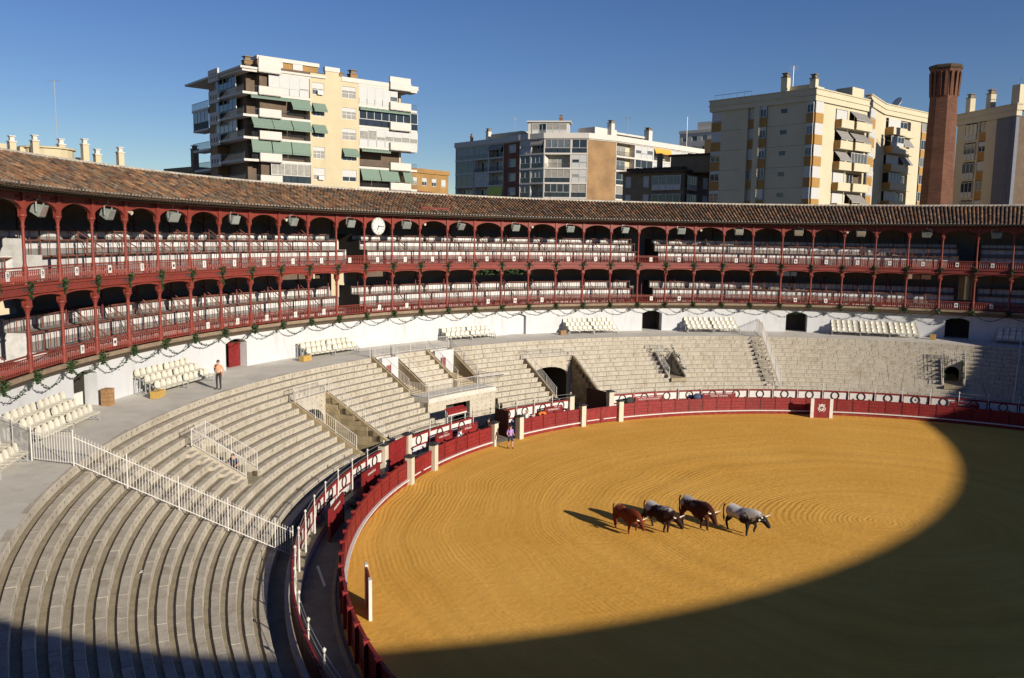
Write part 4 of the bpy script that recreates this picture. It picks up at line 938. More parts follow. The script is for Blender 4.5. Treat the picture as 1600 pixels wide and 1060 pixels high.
# ---------------------------------------------------------------- B: pale block of many facets
bp = [at_depth(x, d, 250) for x, d in ((712,192),(787,180),(812,175),(850,171),(918,170),(962,174),(1098,197))]
rB = block('apartment_block', 'long angled apartment block of glazed balconies with tan and red brick strips and white parapet', bp[0])
FB = [Facade(a, b, rB) for a, b in zip(bp[:-1], bp[1:])]; zrB = FB[3].Z(885,217); PB = 2.98
zb_ = [zrB-PB*k for k in range(14)]
for k, f in enumerate(FB):
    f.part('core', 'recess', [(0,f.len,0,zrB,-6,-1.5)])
    f.part('roof_parapet', 'white_wall', [(-.1,f.len+.1,zrB+.05,zrB+1.15,-.5,.35),(0,f.len,zrB-.15,zrB+.06,-6,.15)])
F1, F2, F3, F4, F5, F6 = FB
F2.skin('brick_red', 0, F2.len, 0, zrB-.1, [(F2.len*.36,F2.len*.75,zb_[k]-2.2,zb_[k]-.75) for k in range(10)])
for k in range(6):
    F2.window(F2.len*.36,F2.len*.75,zb_[k]-2.2,zb_[k]-.75,1,d=-.1,shut=(.8,0,0,.6,.2,.4)[k]); e = .12; a, b, z0, z1 = F2.len*.36, F2.len*.75, zb_[k]-2.2, zb_[k]-.75
    F2.part('window_surround', 'white_wall', [(a-e,b+e,z0-e,z0,-.1,.06),(a-e,b+e,z1,z1+e,-.1,.06),(a-e,a,z0,z1,-.1,.06),(b,b+e,z0,z1,-.1,.06)])
F5.skin('brick_tan', 0, F5.len, 0, zrB-.1, [])
def loggia(f, a, b, k, kind, n=4):
    z1 = zb_[k]-.15; z0 = zb_[k+1]; f.part('slab', 'white_wall', [(a,b,z0-.18,z0+.16,-1.6,.12)])
    for x_ in (a, b-.16): f.part('side_wall', 'white_wall', [(x_,x_+.16,z0+.16,z1,-1.6,.05)])
    f.part('loggia_back', 'pale_wall', [(a+.1,b-.1,z0,z1,-1.55,-1.4)])
    a += .18; b -= .18
    if kind == 'g': f.glazed(a, b, z0+.17, z1, n, d=-.05, low='glass_dark')
    elif kind == 's': f.glazed(a, b, z0+.17, z1, n, d=-.05, shut=(.6,.9,.5,.95))
    else:
        f.rail(a, b, z0+.16, .9, -.02); f.window(a+(b-a)*.2,a+(b-a)*.75,z0+.2,z1-.5,2,d=-1.35)
        if kind == 'l': f.awning(a, b, z1, 2.0, .3, 'awning_lime')
        if kind == 'y': f.awning(a, b, z1, 1.0, .5, 'awning_orange')
        if kind == 'a': f.awning(a, b, z1, 1.0, .5, 'awning_grey')
L1 = F1.len
for k, row in enumerate((('g','g','a'),('g','o','o'),('g','s','o'),('o','o','l'),('g','o','o'),('g','g','o'))):
    for (a, b), kd in zip(((0,.38),(.40,.70),(.70,1.0)), row): loggia(F1, a*L1, b*L1, k, kd, 3)
for k, row in enumerate((('s','a','g','g'),('g','g','o','s'),('g','g','g','s'),('g','o','g','g'),('g','o','g','s'),('g','g','g','g'))):
    loggia(F3, 0, F3.len*.45, k, row[0], 2); loggia(F3, F3.len*.45, F3.len, k, row[1], 3)
    loggia(F4, 0, F4.len*.62, k, row[2], 4); loggia(F4, F4.len*.62, F4.len, k, row[3], 2)
for k, row in enumerate((('o','s','y','s','o'),('o','g','s','g','g'),('g','o','g','s','o'),('g','g','o','g','g'),('o','g','g','g','g'))):
    for j, kd in enumerate(row): loggia(F6, F6.len*j/5, F6.len*(j+1)/5, k, kd, 3)
ph = zrB+1.1
F4.part('roof_house', 'white_wall', [(-3.5,F4.len*.55,ph-1,ph+2.4,-6,-1.6)]); F4.glazed(-2.8, F4.len*.5, ph, ph+2.2, 5, d=-1.5); F4.part('roof_house_cap', 'white_wall', [(-3.8,F4.len*.6,ph+2.4,ph+2.65,-6.2,-1.2)])
F3.glazed(F3.len*.5, F3.len, ph, ph+2.0, 3, d=-.6); F1.part('roof_house', 'pale_wall', [(L1*.6,L1*1.2,ph-.4,ph+1.4,-7,-2)]); chimney_stack(F1, L1*.52, -2.5, ph-.5, ph+2.2, .9, 'white_wall'); chimney_stack(F1, L1*.2, -2, ph-1, ph+1.4, .5, 'brick_red')
F6.part('roof_house', 'white_wall', [(-4,F6.len*.1,ph-.5,ph+1.7,-7,-2.5),(F6.len*.1,F6.len*.42,ph+.9,ph+1.3,-5,-2.5)]); chimney_stack(F6, F6.len*.02, -2, ph-.5, ph+2.8, 1.1, 'white_wall'); chimney_stack(F6, F6.len*.42, -2, ph-.5, ph+2.6, 1.3, 'white_wall'); chimney_stack(F4, F4.len*.35, -3, ph+2, ph+3.4, .7, 'brick_red')
# ---------------------------------------------------------------- C: low dark block
pc = [at_depth(973,138,290), at_depth(1068,132,290), at_depth(1116,140,290)]
rC = block('apartment_block', 'low dark brown apartment block standing in shade beside the tall cream block', pc[0])
for j, (a, b) in enumerate(((0,1),(1,2))):
    f = Facade(pc[a], pc[b], rC); zr = f.Z(1036,270) if j == 0 else zr; Ln = f.len
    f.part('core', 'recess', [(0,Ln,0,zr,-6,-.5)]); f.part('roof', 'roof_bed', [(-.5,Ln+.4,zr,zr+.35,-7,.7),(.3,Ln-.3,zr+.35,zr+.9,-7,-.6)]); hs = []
    for k in range(3):
        z = zr-2.9*k
        hs += [(z-2.3,z-.5)]
    cols_ = ((.04,.14),(.34,.44),(.50,.97)) if j == 0 else ((.06,.36),(.62,.8))
    edges_ = [0]+[x for c in cols_ for x in c]+[1]
    bs = [(Ln*edges_[i],Ln*edges_[i+1]) for i in range(0,len(edges_),2)]
    f.part('wall', 'brown_wall', [(x0,x1,0,zr,-.5,0) for x0, x1 in bs])
    for x0, x1 in cols_:
        f.skin('brown_wall', Ln*x0, Ln*x1, 0, zr, [(Ln*x0,Ln*x1,a_,b_) for a_, b_ in hs], .5)
        for a_, b_ in hs:
            if x1-x0 > .25: f.glazed(Ln*x0, Ln*x1, a_-.5, b_, 4, d=.35)
            else: f.window(Ln*x0, Ln*x1, a_, b_, 1, shut=.95)
f = Facade(pc[0], pc[1], rC); f.part('roof_room', 'brown_wall', [(f.len*.72,f.len*1.4,zr,zr+2.6,-6,-1.5)]); f.part('roof_room_cap', 'roof_bed', [(f.len*.69,f.len*1.43,zr+2.6,zr+2.9,-6.3,-1.2)])
chimney_stack(Facade(pc[0], pc[1], rC), 5.6, -2, zr, zr+2.6, .7, 'brown_wall')
# ---------------------------------------------------------------- D: tall cream block with ochre bay windows
pD0, pDL, pDR = at_depth(1274,114,150), at_depth(1113,125.8,165), at_depth(1356,123,170)
rD = block('apartment_block', 'tall pale cream apartment block with ochre window bays beside the brick chimney', pDL)
FL, FR = Facade(pDL, pD0, rD), Facade(pD0, pDR, rD); zcD = FL.Z(1270,158); PD = 2.92; zD = [zcD-PD*k for k in range(14)]
def cornice(f, a, b, z, mt='pale_wall'):
    f.part('cornice', mt, [(a-.25,b+.25,z,z+.75,-.6,.28),(a-.4,b+.4,z+.75,z+.9,-.7,.4),(a-.3,b+.3,z+.9,z+1.55,-.6,.3),(a-.42,b+.42,z+1.55,z+1.7,-.7,.42)])
uD = lambda px: FL.U(px, 240)
cL = [0, uD(1125), uD(1158), uD(1166), uD(1178), uD(1186), uD(1196), uD(1258), FL.len]
FL.part('core', 'recess', [(0,FL.len,0,zcD,-6,-.5)]); FR.part('core', 'recess', [(0,FR.len,0,zcD,-4,-.5)])
for a, b, mt in ((cL[1],cL[2],'pale_wall'),(cL[2],cL[3],'pale_wall'),(cL[4],cL[5],'pale_wall')): FL.part('wall', mt, [(a,b,0,zcD,-.5,0 if a != cL[4] else .45)])
FL.skin('pale_wall', cL[6], cL[7], 0, zcD, [(uD(1217),uD(1227),zD[k]-1.25,zD[k]-.65) for k in range(10)])
for k in range(9):
    FL.part('vent_grille', 'glass_dark', [(uD(1217),uD(1227),zD[k]-1.25,zD[k]-.65,-.3,-.1)])
    FL.part('joint_line', 'recess', [(cL[6],cL[7],zD[k+1]-.02,zD[k+1]+.02,.0,.006),(cL[1],cL[2],zD[k+1]-.02,zD[k+1]+.02,.0,.006)])
for a, b, d in ((cL[0],cL[1],0),(cL[3],cL[4],-.3),(cL[5],cL[6],.25),(cL[7],cL[8],.25)):
    for k in range(9):
        FL.part('ochre_panel', 'ochre_wall', [(a,b,zD[k+1],zD[k+1]+1.35,-.5,d)]); FL.window(a+.03,b-.03,zD[k+1]+1.36,zD[k]-.02,2,d=d-.1,shut=rnd.choice((0,.3,.9,.95)))
uR = lambda px: FR.U(px, 240); r1, r2, r3, r4 = uR(1281), uR(1302), uR(1330), uR(1352)
FR.part('wall', 'pale_wall', [(r1,r2,0,zcD,-.5,0),(uR(1349),FR.len,0,zcD,-.5,0)])
for k in range(9):
    z0, z1 = zD[k+1], zD[k]; FR.part('ochre_panel', 'ochre_wall', [(0,r1,z0,z0+1.35,-.5,.25)]); FR.window(.03,r1-.03,z0+1.36,z1-.02,1,d=.15,shut=.95)
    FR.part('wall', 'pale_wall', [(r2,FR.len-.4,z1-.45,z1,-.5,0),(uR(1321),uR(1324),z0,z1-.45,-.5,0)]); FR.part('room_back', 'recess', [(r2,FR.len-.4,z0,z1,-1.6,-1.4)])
    for a, b, pj in ((r2,uR(1322),1.0),(uR(1323),FR.len-.5,1.25)):
        FR.part('balcony', 'pale_wall', [(a,b,z0-.2,z0,-.5,pj),(a,b,z0,z0+.95,pj-.14,pj),(a,a+.14,z0,z0+.95,0,pj),(b-.14,b,z0,z0+.95,0,pj)]); FR.part('balcony_side', 'ochre_wall', [(a-.02,a,z0-.2,z0+.95,-.1,pj)])
    kind = ('sa','aa','ag','so','sa','ag','ss','sa','aa')[k]
    if kind[0] == 'a': FR.awning(r2+.1, uR(1321), z1-.45, 1.2, 1.0, 'awning_grey')
    else: FR.window(r2+.15,uR(1320),z0+.1,z1-.5,1,d=.0,frame='awning_grey',shut=.97)
    if kind[1] == 'a': FR.awning(uR(1324), uR(1337), z1-.45, 1.15, 1.1, 'awning_grey'); FR.awning(uR(1337.5), FR.len-.5, z1-.5, 1.3, 1.2, 'awning_grey')
    elif kind[1] == 'g': FR.glazed(uR(1324), FR.len-.5, z0+.05, z1-.46, 5, d=.6, low='glass_dark')
    else: FR.window(uR(1326),uR(1336),z0+.1,z1-.6,2,d=-.2)
cornice(FL, 0, FL.len, zcD); cornice(FR, 0, FR.len, zcD)
FL.part('roof_room', 'pale_wall', [(uD(1215),uD(1250),zcD+1,zcD+2.7,-6,-2)]); FR.part('roof_room', 'pale_wall', [(uR(1334),uR(1352),zcD+1.2,zcD+3.3,-3.4,-.8)])
chimney_stack(FL, uD(1213), -1.6, zcD+1, zcD+3.9, .95, 'pale_wall'); chimney_stack(FL, FL.len-.8, -1.0, zcD+1, zcD+3.1, .85, 'pale_wall'); FL.rail(.2, uD(1168), zcD+1.7, .8, -.4, 'rail_iron', 1.2)
# set-back wing
w0, w1, w2_ = at_depth(1357,126,190), at_depth(1380,134,190), at_depth(1449,143,190)
rW = block('apartment_block', 'cream apartment wing with projecting ochre balconies and a white dish on its roof', w0)
f1 = Facade(w0, w1, rW); f2 = Facade(w1, w2_, rW); zw = f2.Z(1400,183); zW = [zw-PD*k for k in range(14)]
f1.part('core', 'pale_wall', [(0,f1.len,0,zw,-5,0)]); cornice(f1, 0, f1.len, zw); f2.part('core', 'recess', [(0,f2.len,0,zw,-5,-.6)]); cornice(f2, 0, f2.len, zw)
for k in range(8):
    z0, z1 = zW[k+1], zW[k]; q = f2.len
    f1.part('ochre_panel', 'ochre_wall', [(f1.len*.1,f1.len*.45,z0,z0+1.3,-.2,.05)]); f1.window(f1.len*.1,f1.len*.45,z0+1.3,z1-.1,1,d=.02,shut=.9)
    f2.part('wall', 'pale_wall', [(0,q*.06,z0,z1,-.6,0),(q*.62,q*.86,z0,z1,-.6,0),(q*.06,q*.62,z1-.4,z1,-.6,0)]); f2.part('ochre_panel', 'ochre_wall', [(q*.88,q,z0,z0+1.3,-.4,.1)]); f2.window(q*.88,q-.02,z0+1.3,z1,2,d=0)
    f2.part('balcony', 'pale_wall', [(q*.06,q*.36,z0-.2,z0+.95,0,1.4),(q*.36,q*.62,z0-.2,z0+.9,0,.7)]); f2.part('balcony_side', 'ochre_wall', [(q*.06-.03,q*.06,z0-.2,z0+.95,-.1,1.4)])
    if k % 2: f2.glazed(q*.07, q*.35, z0+.9, z1-.4, 4, d=1.0)
    else: f2.window(q*.08,q*.34,z0+.95,z1-.45,2,d=.3,shut=.9)
    if k in (1,2,5): f2.awning(q*.38, q*.6, z1-.4, 1.2, .9, 'awning_grey')
    else: f2.window(q*.4,q*.58,z0+.2,z1-.5,2,d=-.3)
mb = MB(); dc = f2.pt(f2.len*.5,-1.5,zw+2.6); mb.lathe((0,0,0), [(.15,0),(.7,.15),(1.0,.45),(1.02,.47),(.0,.42)], 14)
o = mb.build('dish', MAT['white_paint'], smooth=False); o.location = dc; o.rotation_euler = (rad(60),0,rad(-40)); o.parent = rW; o.matrix_parent_inverse = f2.inv
f2.part('dish_mount', 'grey_metal', [(f2.len*.5-.1,f2.len*.5+.1,zw+1.5,zw+2.6,-1.6,-1.4)])
# ---------------------------------------------------------------- E: block on the right
pE0, pE1, pE2 = at_depth(1496,128,200), at_depth(1588,117,190), at_depth(1680,122,190)
rE = block('apartment_block', 'dim cream apartment block with a slate-grey end panel, right of the brick chimney', pE0)
f = Facade(pE0, pE1, rE); uE = lambda px: f.U(px, 240); ze = f.Z(1560,186); zE = [ze-2.85*k for k in range(14)]
f.part('core', 'recess', [(0,f.len,0,ze,-6,-.5)]); f.part('wall', 'pale_wall', [(0,uE(1506),0,ze,-.5,0),(uE(1524),uE(1527),0,ze,-.5,0),(uE(1538),uE(1554),0,ze,-.5,.0)]); f.part('slate_panel', 'slate_panel', [(uE(1554),uE(1584),0,ze,-.5,.05)]); cornice(f, 0, f.len, ze)
for k in range(8):
    z0, z1 = zE[k+1], zE[k]; f.part('wall', 'pale_wall', [(uE(1506),uE(1524),z0,z0+.9,-.5,0)]); f.glazed(uE(1506), uE(1524), z0+.3, z1-.2, 3, d=.1, low='shutter'); f.part('ochre_panel', 'ochre_wall', [(uE(1527),uE(1538),z0,z0+1.3,-.5,0)]); f.window(uE(1527),uE(1538),z0+1.3,z1-.1,2,shut=rnd.choice((0,.4,.9)))
g = Facade(pE1, pE2, rE); g.part('wall', 'slate_panel', [(0.05,g.len,0,ze,-1,0)]); g.part('roof_house', 'pale_wall', [(.5,g.len,ze+1,ze+4.4,-1.4,-.2)]); g.rail(.6, g.len, ze+4.4, .8, -.3, 'rail_iron', 1.0)
for px in (1500,1531): chimney_stack(f, uE(px), -1.2, ze+.8, ze+4.0, .9, 'pale_wall')
# ---------------------------------------------------------------- brick chimney
cc = at_depth(1478,117,110); ch = empty('brick_chimney', (cc.x,cc.y,0), rad(20), 'tall tapering octagonal red brick chimney with arcaded crown', 'chimney'); ch.scale = (1.22,1.22,1)
ztop = C_P.z+117*(-(106-382)/FPX); mb = MB(); mb.lathe((0,0,0), [(2.2,0),(1.52,ztop-5.6)], 8); mb.build('shaft', MAT['brick_stack'], ch)
mb = MB(); mb.lathe((0,0,0), [(1.52,ztop-5.6),(1.50,ztop-4.6),(1.52,ztop-4.4),(1.54,ztop-1.2),(1.66,ztop-.9),(1.70,ztop-.6)], 8); mb.build('crown', MAT['brick_stack'], ch)
mb = MB(); mb.lathe((0,0,0), [(1.72,ztop-.6),(1.85,ztop-.4),(1.85,ztop-.12),(1.75,ztop),(1.3,ztop+.02)], 8); mb.build('rim', MAT['roof_bed'], ch)
for q in range(16):                         # ribs between the arches of the crown, leaning outwards
    a = 2*math.pi*(q+.5)/16; k = 8; v = lambda r, z: Vector((r*math.cos(a), r*math.sin(a), z)); t_ = Vector((-math.sin(a), math.cos(a), 0))*.13
    mb = MB(); lo, hi = ztop-4.2, ztop-.95; p = [v(1.36,lo)-t_, v(1.54,lo)-t_, v(1.54,lo)+t_, v(1.36,lo)+t_, v(1.36,hi)-t_, v(1.70,hi)-t_, v(1.70,hi)+t_, v(1.36,hi)+t_]; mb.hexa(p); mb.build('crown_rib', MAT['brick_stack'], ch)
# ---------------------------------------------------------------- further blocks
def simple_block(label, px0, d0, px1, d1, pytop, mt, nwin=4, flo=5, deep=10):
    p0, p1 = at_depth(px0,d0), at_depth(px1,d1); r = block('apartment_block', label, p0); f = Facade(p0, p1, r); z = f.Z((px0+px1)/2, pytop)
    f.part('core', mt, [(0,f.len,0,z,-deep,-.35)]); cl = f.len/nwin
    for j in range(nwin):
        hs = [(cl*(j+.25),cl*(j+.75),z-2.9*k-2.2,z-2.9*k-.8) for k in range(flo)]
        f.skin(mt, cl*j, cl*(j+1), 0, z, hs)
        for h in hs: f.window(*h, 2, shut=rnd.choice((0,.5,.9)))
    f.part('parapet', mt, [(-.2,f.len+.2,z,z+.8,-deep,.2)]); return f, z
f, z = simple_block('small tan block seen past the green awning building', 640, 150, 700, 158, 272, 'brick_yellow', 4, 4)
f.part('brick_band', 'brick_red', [(f.len*.05,f.len*.55,z-4.6,z-3.2,0,.25)])
f, z = simple_block('grey white stepped block far behind the long angled one', 1056, 240, 1118, 232, 208, 'white_wall', 4, 5)
f.part('roof_house', 'white_wall', [(f.len*.4,f.len,z,z+3,-8,-1)]); f.part('terrace_box', 'brick_tan', [(f.len*.8,f.len*1.15,z-6.5,z-2.5,.3,4)])
f, z = simple_block('dark low block at the foot of the green awning building', 262, 140, 306, 134, 270, 'brown_wall', 3, 3)
chimney_stack(f, f.len*.85, -1, z, z+3.6, .9, 'brown_wall')
pl = [at_depth(-40,82), at_depth(232,96)]
rL = block('apartment_block', 'cream house row with round turret and slender chimneys above the tiled roof', pl[0]); f = Facade(pl[0], pl[1], rL); zl = f.Z(60,252)
zl = C_P.z+88*(359-262)/FPX
f.part('wall', 'cream_wall', [(0,f.len,0,zl,-9,0)]); f.part('parapet', 'cream_wall', [(0,f.len,zl,zl+.3,-.3,.1)])
for k in range(6): f.window(f.len*(k+.3)/6, f.len*(k+.6)/6, zl-6, zl-4.4, 2, d=.02)
uLf = lambda px: f.U(px, 240)
for px, py in ((27,212),(63,211),(104,217),(141,217),(160,233),(196,230)):
    zt_ = f.Z(px, py); chimney_stack(f, uLf(px), -1.2, zl, zt_-.6, .62, 'cream_wall', 'concrete')
mb = MB(); q = f.pt(uLf(95),-3.2,0); zt_ = f.Z(95,232); mb.lathe((q.x,q.y,0), [(2.6,zl-1),(2.6,zt_),(2.8,zt_),(2.8,zt_+.15),(2.6,zt_+.2)], 20); o = mb.build('turret', MAT['cream_wall']); o.parent = rL; o.matrix_parent_inverse = f.inv
f.part('turret_room', 'cream_wall', [(uLf(48),uLf(95),zl,zt_+.0,-6,-2.5)]); f.part('turret_window', 'glass_dark', [(uLf(124),uLf(130),zl+.1,zl+1.3,-1.0,-.6)]); f.part('corner_room', 'cream_wall', [(0,uLf(14),zl,f.Z(8,224),-5,-.5)])
def antenna(label, px, d, zb, h, bars=3):
    p = at_depth(px,d); t = empty('roof_antenna', (p.x,p.y,zb), rad(rnd.uniform(0,90)), label, 'antenna')
    mb = MB(); mb.tube((0,0,-.6), (0,0,h), .04, 5); mb.build('mast', MAT['grey_metal'], t); mb = MB()
    for k in range(bars): mb.tube((-.8+.1*k,0,h-.25*k), (.8-.1*k,0,h-.25*k), .025, 4)
    mb.build('crossbars', MAT['grey_metal'], t)
antenna('tall thin antenna mast on the cream house row', 97, 92, zl, 9.5, 1)
antenna('television antenna above the glazed roof room of the long block', 802, 182, zrB+1, 4.5)
antenna('television antenna on the right half of the long block', 976, 182, zrB+1, 4.8)
antenna('television antenna on the tall pale cream block', 1226, 122, zcD+2.5, 3.2)
antenna('very tall thin mast in front of the stepped grey block', 1067, 150, 20, 16, 1)
# trees glimpsed through the gallery openings
def tree(p, h, cr, label, seed):
    r_ = random.Random(seed); t = empty('street_tree', p, 0, label, 'tree', 'trees behind the gallery')
    mb = MB(); mb.tube((0,0,0), (0,0,h*.5), .28, 8, .18)
    for k in range(6): a = k*1.05; mb.tube((0,0,h*.42), (cr*.6*math.cos(a),cr*.6*math.sin(a),h*.75), .1, 5, .03)
    mb.build('trunk', MAT['bark'], t); mb = MB()
    for k in range(1500):
        v = Vector((r_.gauss(0,1),r_.gauss(0,1),r_.gauss(0,1))).normalized()*cr*r_.uniform(.35,1)**.5; v.z *= .8
        c = v+Vector((0,0,h*.72)); n = Vector((r_.gauss(0,1),r_.gauss(0,1),r_.gauss(0,1))).normalized(); q = n.to_track_quat('Z','Y'); s_ = r_.uniform(.12,.26)
        mb.add([c+q@Vector(w) for w in ((-s_,-s_*.6,0),(s_,-s_*.6,0),(s_,s_*.6,.04),(-s_,s_*.6,.04))], [(0,1,2,3)])
    mb.build('crown', MAT['leaf'], t, fix=False)
for k, az_ in enumerate((143.2,140.4,137.4)): tree(P(76,az_,0), 12.6, 3.4, 'leafy street tree glimpsed through the gallery openings', 50+k)
# ================================================================== loose things in the ring
mb = MB()                                  # shell seat, local: x along row, -y faces arena, origin at seat front bottom centre
prof = [(-.20,.0,.40),(-.19,.035,.42),(-.05,.03,.44),(.12,.035,.43),(.19,.10,.42),(.215,.22,.45),(.23,.32,.43),(.235,.40,.30)]   # y, z, width
vs = []; nn = 5
for y, z, wd in prof:
    for i in range(nn):
        x = -1+2*i/(nn-1); vs.append((x*wd/2, y-.05*abs(x)**2*(1 if z > .08 else 0), z+.025*abs(x)**2*(1 if z <= .08 else 0)))
m_ = len(prof)
fs = [(j*nn+i, j*nn+i+1, (j+1)*nn+i+1, (j+1)*nn+i) for j in range(m_-1) for i in range(nn-1)]
mb.add(vs, fs); mb.add([(x, y+.03, z-.03) for x, y, z in vs], [tuple(reversed(f)) for f in fs])
rim = [i for i in range(nn)]+[j*nn+nn-1 for j in range(1,m_)]+[(m_-1)*nn+i for i in range(nn-2,-1,-1)]+[j*nn for j in range(m_-2,0,-1)]
n0 = len(vs); mb.f += [(a, b, b+n0, a+n0) for a, b in zip(rim, rim[1:]+rim[:1])]; mb.m += [0]*len(rim); mb.c += [None]*len(rim)
SEAT = mb.mesh('seat', MAT['seat_plastic'])
def seat_stand(az, groups, label, R=42.75, box=True, skip=()):
    """three stepped rows of shell seats on a metal frame, facing the arena"""
    t = empty('seat_stand', P(R,az,5.38), rad(az-90), label, 'seats', 'blocks of shell seats on the walkway')
    W = groups*2.62; x0 = -W/2
    for g in range(groups):
        gx = x0+g*2.62
        for r in range(3):
            for k in range(5):
                x = gx+.28+.5*k+(.0 if r == 0 else .0); o = link('seat', SEAT, t, (x+rnd.uniform(-.01,.01), .28+.62*r, .40+.30*r)); o.rotation_euler = (0,0,rnd.uniform(-.03,.03))
    mb = MB()
    for r in range(3):
        y, z = .28+.62*r, .38+.30*r
        for dy in (-.14,.14): mb.box(x0+.02,-x0-.02,y+dy-.02,y+dy+.02,z-.04,z)
        for g in range(groups+1):
            x = min(max(x0+g*2.62, x0+.06), -x0-.06)
            mb.box(x-.025,x+.025,y-.16,y-.11,0,z-.04); mb.box(x-.02,x+.02,y+.11,y+.16,0,z-.04)
    for g in range(groups+1):
        x = min(max(x0+g*2.62, x0+.06), -x0-.06); mb.box(x-.02,x+.02,.1,1.72,.05,.09); mb.tube((x,.1,.36), (x,1.6,.96), .02, 5)
    mb.build('frame', MAT['grey_metal'], t)
    mb = MB()
    for r in range(3): y = .28+.62*r; mb.box(x0+.02,-x0-.02,y-.20,y+.2,.36+.30*r,.382+.30*r)
    mb.build('deck', MAT['seat_plastic'], t)
    return t
seat_stand(221.9, 1, 'cream shell seats behind the spiked fence, cut by the picture edge', R=42.3)
seat_stand(213.6, 2, 'cream shell seats just beside the spiked fence and the half-open white door', R=42.6)
seat_stand(198.75, 2, 'cream shell seats beside the man in the peach shirt')
seat_stand(178.6, 2, 'cream shell seats next to the red doorway, with a yellow box at the foot', R=43.0)
seat_stand(159.3, 2, 'cream shell seats above the balcony stairs', R=43.1)
seat_stand(142.3, 2, 'cream shell seats just left of a dark arched doorway, wooden box beside them')
seat_stand(125.9, 2, 'cream shell seats against the far white dividing fence')
seat_stand(105.5, 3, 'extra long block of cream shell seats, fifteen to a row')
seat_stand(88.5, 2, 'cream shell seats in the shade at the end of the walkway')
def crate(R, az, w, d, h, mt, label, cat='box'):
    t = empty('crate', P(R,az,5.40), rad(az-90+rnd.uniform(-8,8)), label, cat)
    mb = MB(); n = 4
    for k in range(n): mb.box(-w/2,w/2,-d/2,d/2,h*k/n+.008,h*(k+1)/n-.008)
    mb.build('boards', MAT[mt], t); mb = MB(); mb.box(-w/2+.02,w/2-.02,-d/2+.02,d/2-.02,.0,h); 
    mb.build('core', MAT['maroon_wood'], t); mb = MB(); mb.box(-w/2-.02,w/2+.02,-d/2-.02,d/2+.02,h,h+.03); mb.build('lid', MAT[mt], t)
crate(44.2, 205.9, .5, .45, .85, 'brown_box', 'tall brown wooden cabinet standing by the white wall')
crate(42.9, 202.6, 1.0, .4, .34, 'yellow_box', 'low yellow box at the foot of the seats by the standing man')
crate(43.0, 182.9, .9, .4, .34, 'yellow_box', 'low yellow box under the seats next to the red doorway')
crate(43.2, 146.6, .6, .4, .36, 'brown_box', 'small brown box left of the seats by the dark doorway')
crate(43.1, 98.8, .5, .4, .42, 'yellow_box', 'small yellow box at the end of the extra long seats')
# ---- floodlights in every other arch
mb = MB(); mb.hexa([(-.34,-.05,-.24),(.34,-.05,-.24),(.22,.34,-.16),(-.22,.34,-.16),(-.34,-.05,.24),(.34,-.05,.24),(.22,.34,.16),(-.22,.34,.16)]); LB = mb.mesh('housing', MAT['lamp_body'])
mb = MB(); mb.box(-.30,.30,-.075,-.05,-.2,.2); LG = mb.mesh('lens', MAT['lamp_glass'])
mb = MB(); mb.box(-.38,-.35,.05,.1,-.05,.42); mb.box(.35,.38,.05,.1,-.05,.42); mb.box(-.38,.38,.05,.1,.39,.43); mb.tube((0,.075,.43), (0,.075,.62), .03, 6); LY = mb.mesh('yoke', MAT['grey_metal'])
mb = MB(); mb.tube((0,0,0), (0,-.2,-.06), .05, 8, .11); mb.tube((0,0,.0), (0,.1,.12), .02, 5); SPK = mb.mesh('horn', MAT['post_white'])
for t in range(-4, 34, 2):
    p = P(RC-.12, AC(t+.5), 15.18); r = empty('floodlight', p, rad(AC(t+.5)-90), 'grey box floodlight hanging in an arch of the upper gallery', 'floodlight', 'floodlights in the upper arches')
    tilt = rnd.uniform(.3,.5); rz_ = rnd.uniform(-.35,.35)
    for me in (LB, LG, LY):
        o = link(me.name.split('.')[0], me, r); o.rotation_euler = (tilt if me is not LY else 0, 0, rz_); o.scale = (1.15,1.15,1.15)
for tt in (3.0,8.1,13.05,17.0,23.1,28.0): tag(link('horn_speaker', SPK, None, P(RC-.12,AC(tt)-.25,15.35), rad(AC(tt)-90)), 'small white horn speaker fixed on an upper gallery column', 'speaker', 'horn speakers on the columns')
# ---- clock
ck = empty('wall_clock', P(RC-.2,AC(11.45),15.05), 0, 'round white clock hanging in an upper gallery arch', 'clock'); ck.matrix_world = upright(RC-.2, AC(11.45), 15.05)
mb = MB(); mb.lathe((0,0,-.08), [(.74,0),(.76,.04),(.74,.1)], 32); ck.scale = (.9,.9,.9); mb.build('face', MAT['white_paint'], ck)
mb = MB(); n = 32
for r0, r1 in ((.70,.75),): 
    vs = [(r*math.cos(2*math.pi*i/n), r*math.sin(2*math.pi*i/n), z) for r, z in ((r0,.03),(r1,.03)) for i in range(n)]; mb.add(vs, [(i,(i+1)%n,n+(i+1)%n,n+i) for i in range(n)])
mb.build('rim', MAT['grey_metal'], ck); mb = MB()
for k in range(12):
    a = math.pi/6*k; M = Matrix.Rotation(a,4,'Z'); mb.box(-.025,.025,.52,.66,.021,.03,M=M)
mb.build('hour_marks', MAT['black_paint'], ck)
for nm, ang, ln, w_ in (('hour_hand',-205,.36,.04),('minute_hand',-97,.55,.03)):
    mb = MB(); mb.box(-w_,w_,-.08,ln,.032,.042,M=Matrix.Rotation(rad(ang),4,'Z')); mb.build(nm, MAT['black_paint'], ck)
mb = MB(); mb.tube((0,.7,-.05), (0,.95,-.05), .03, 6); mb.build('bracket', MAT['red_iron'], ck)
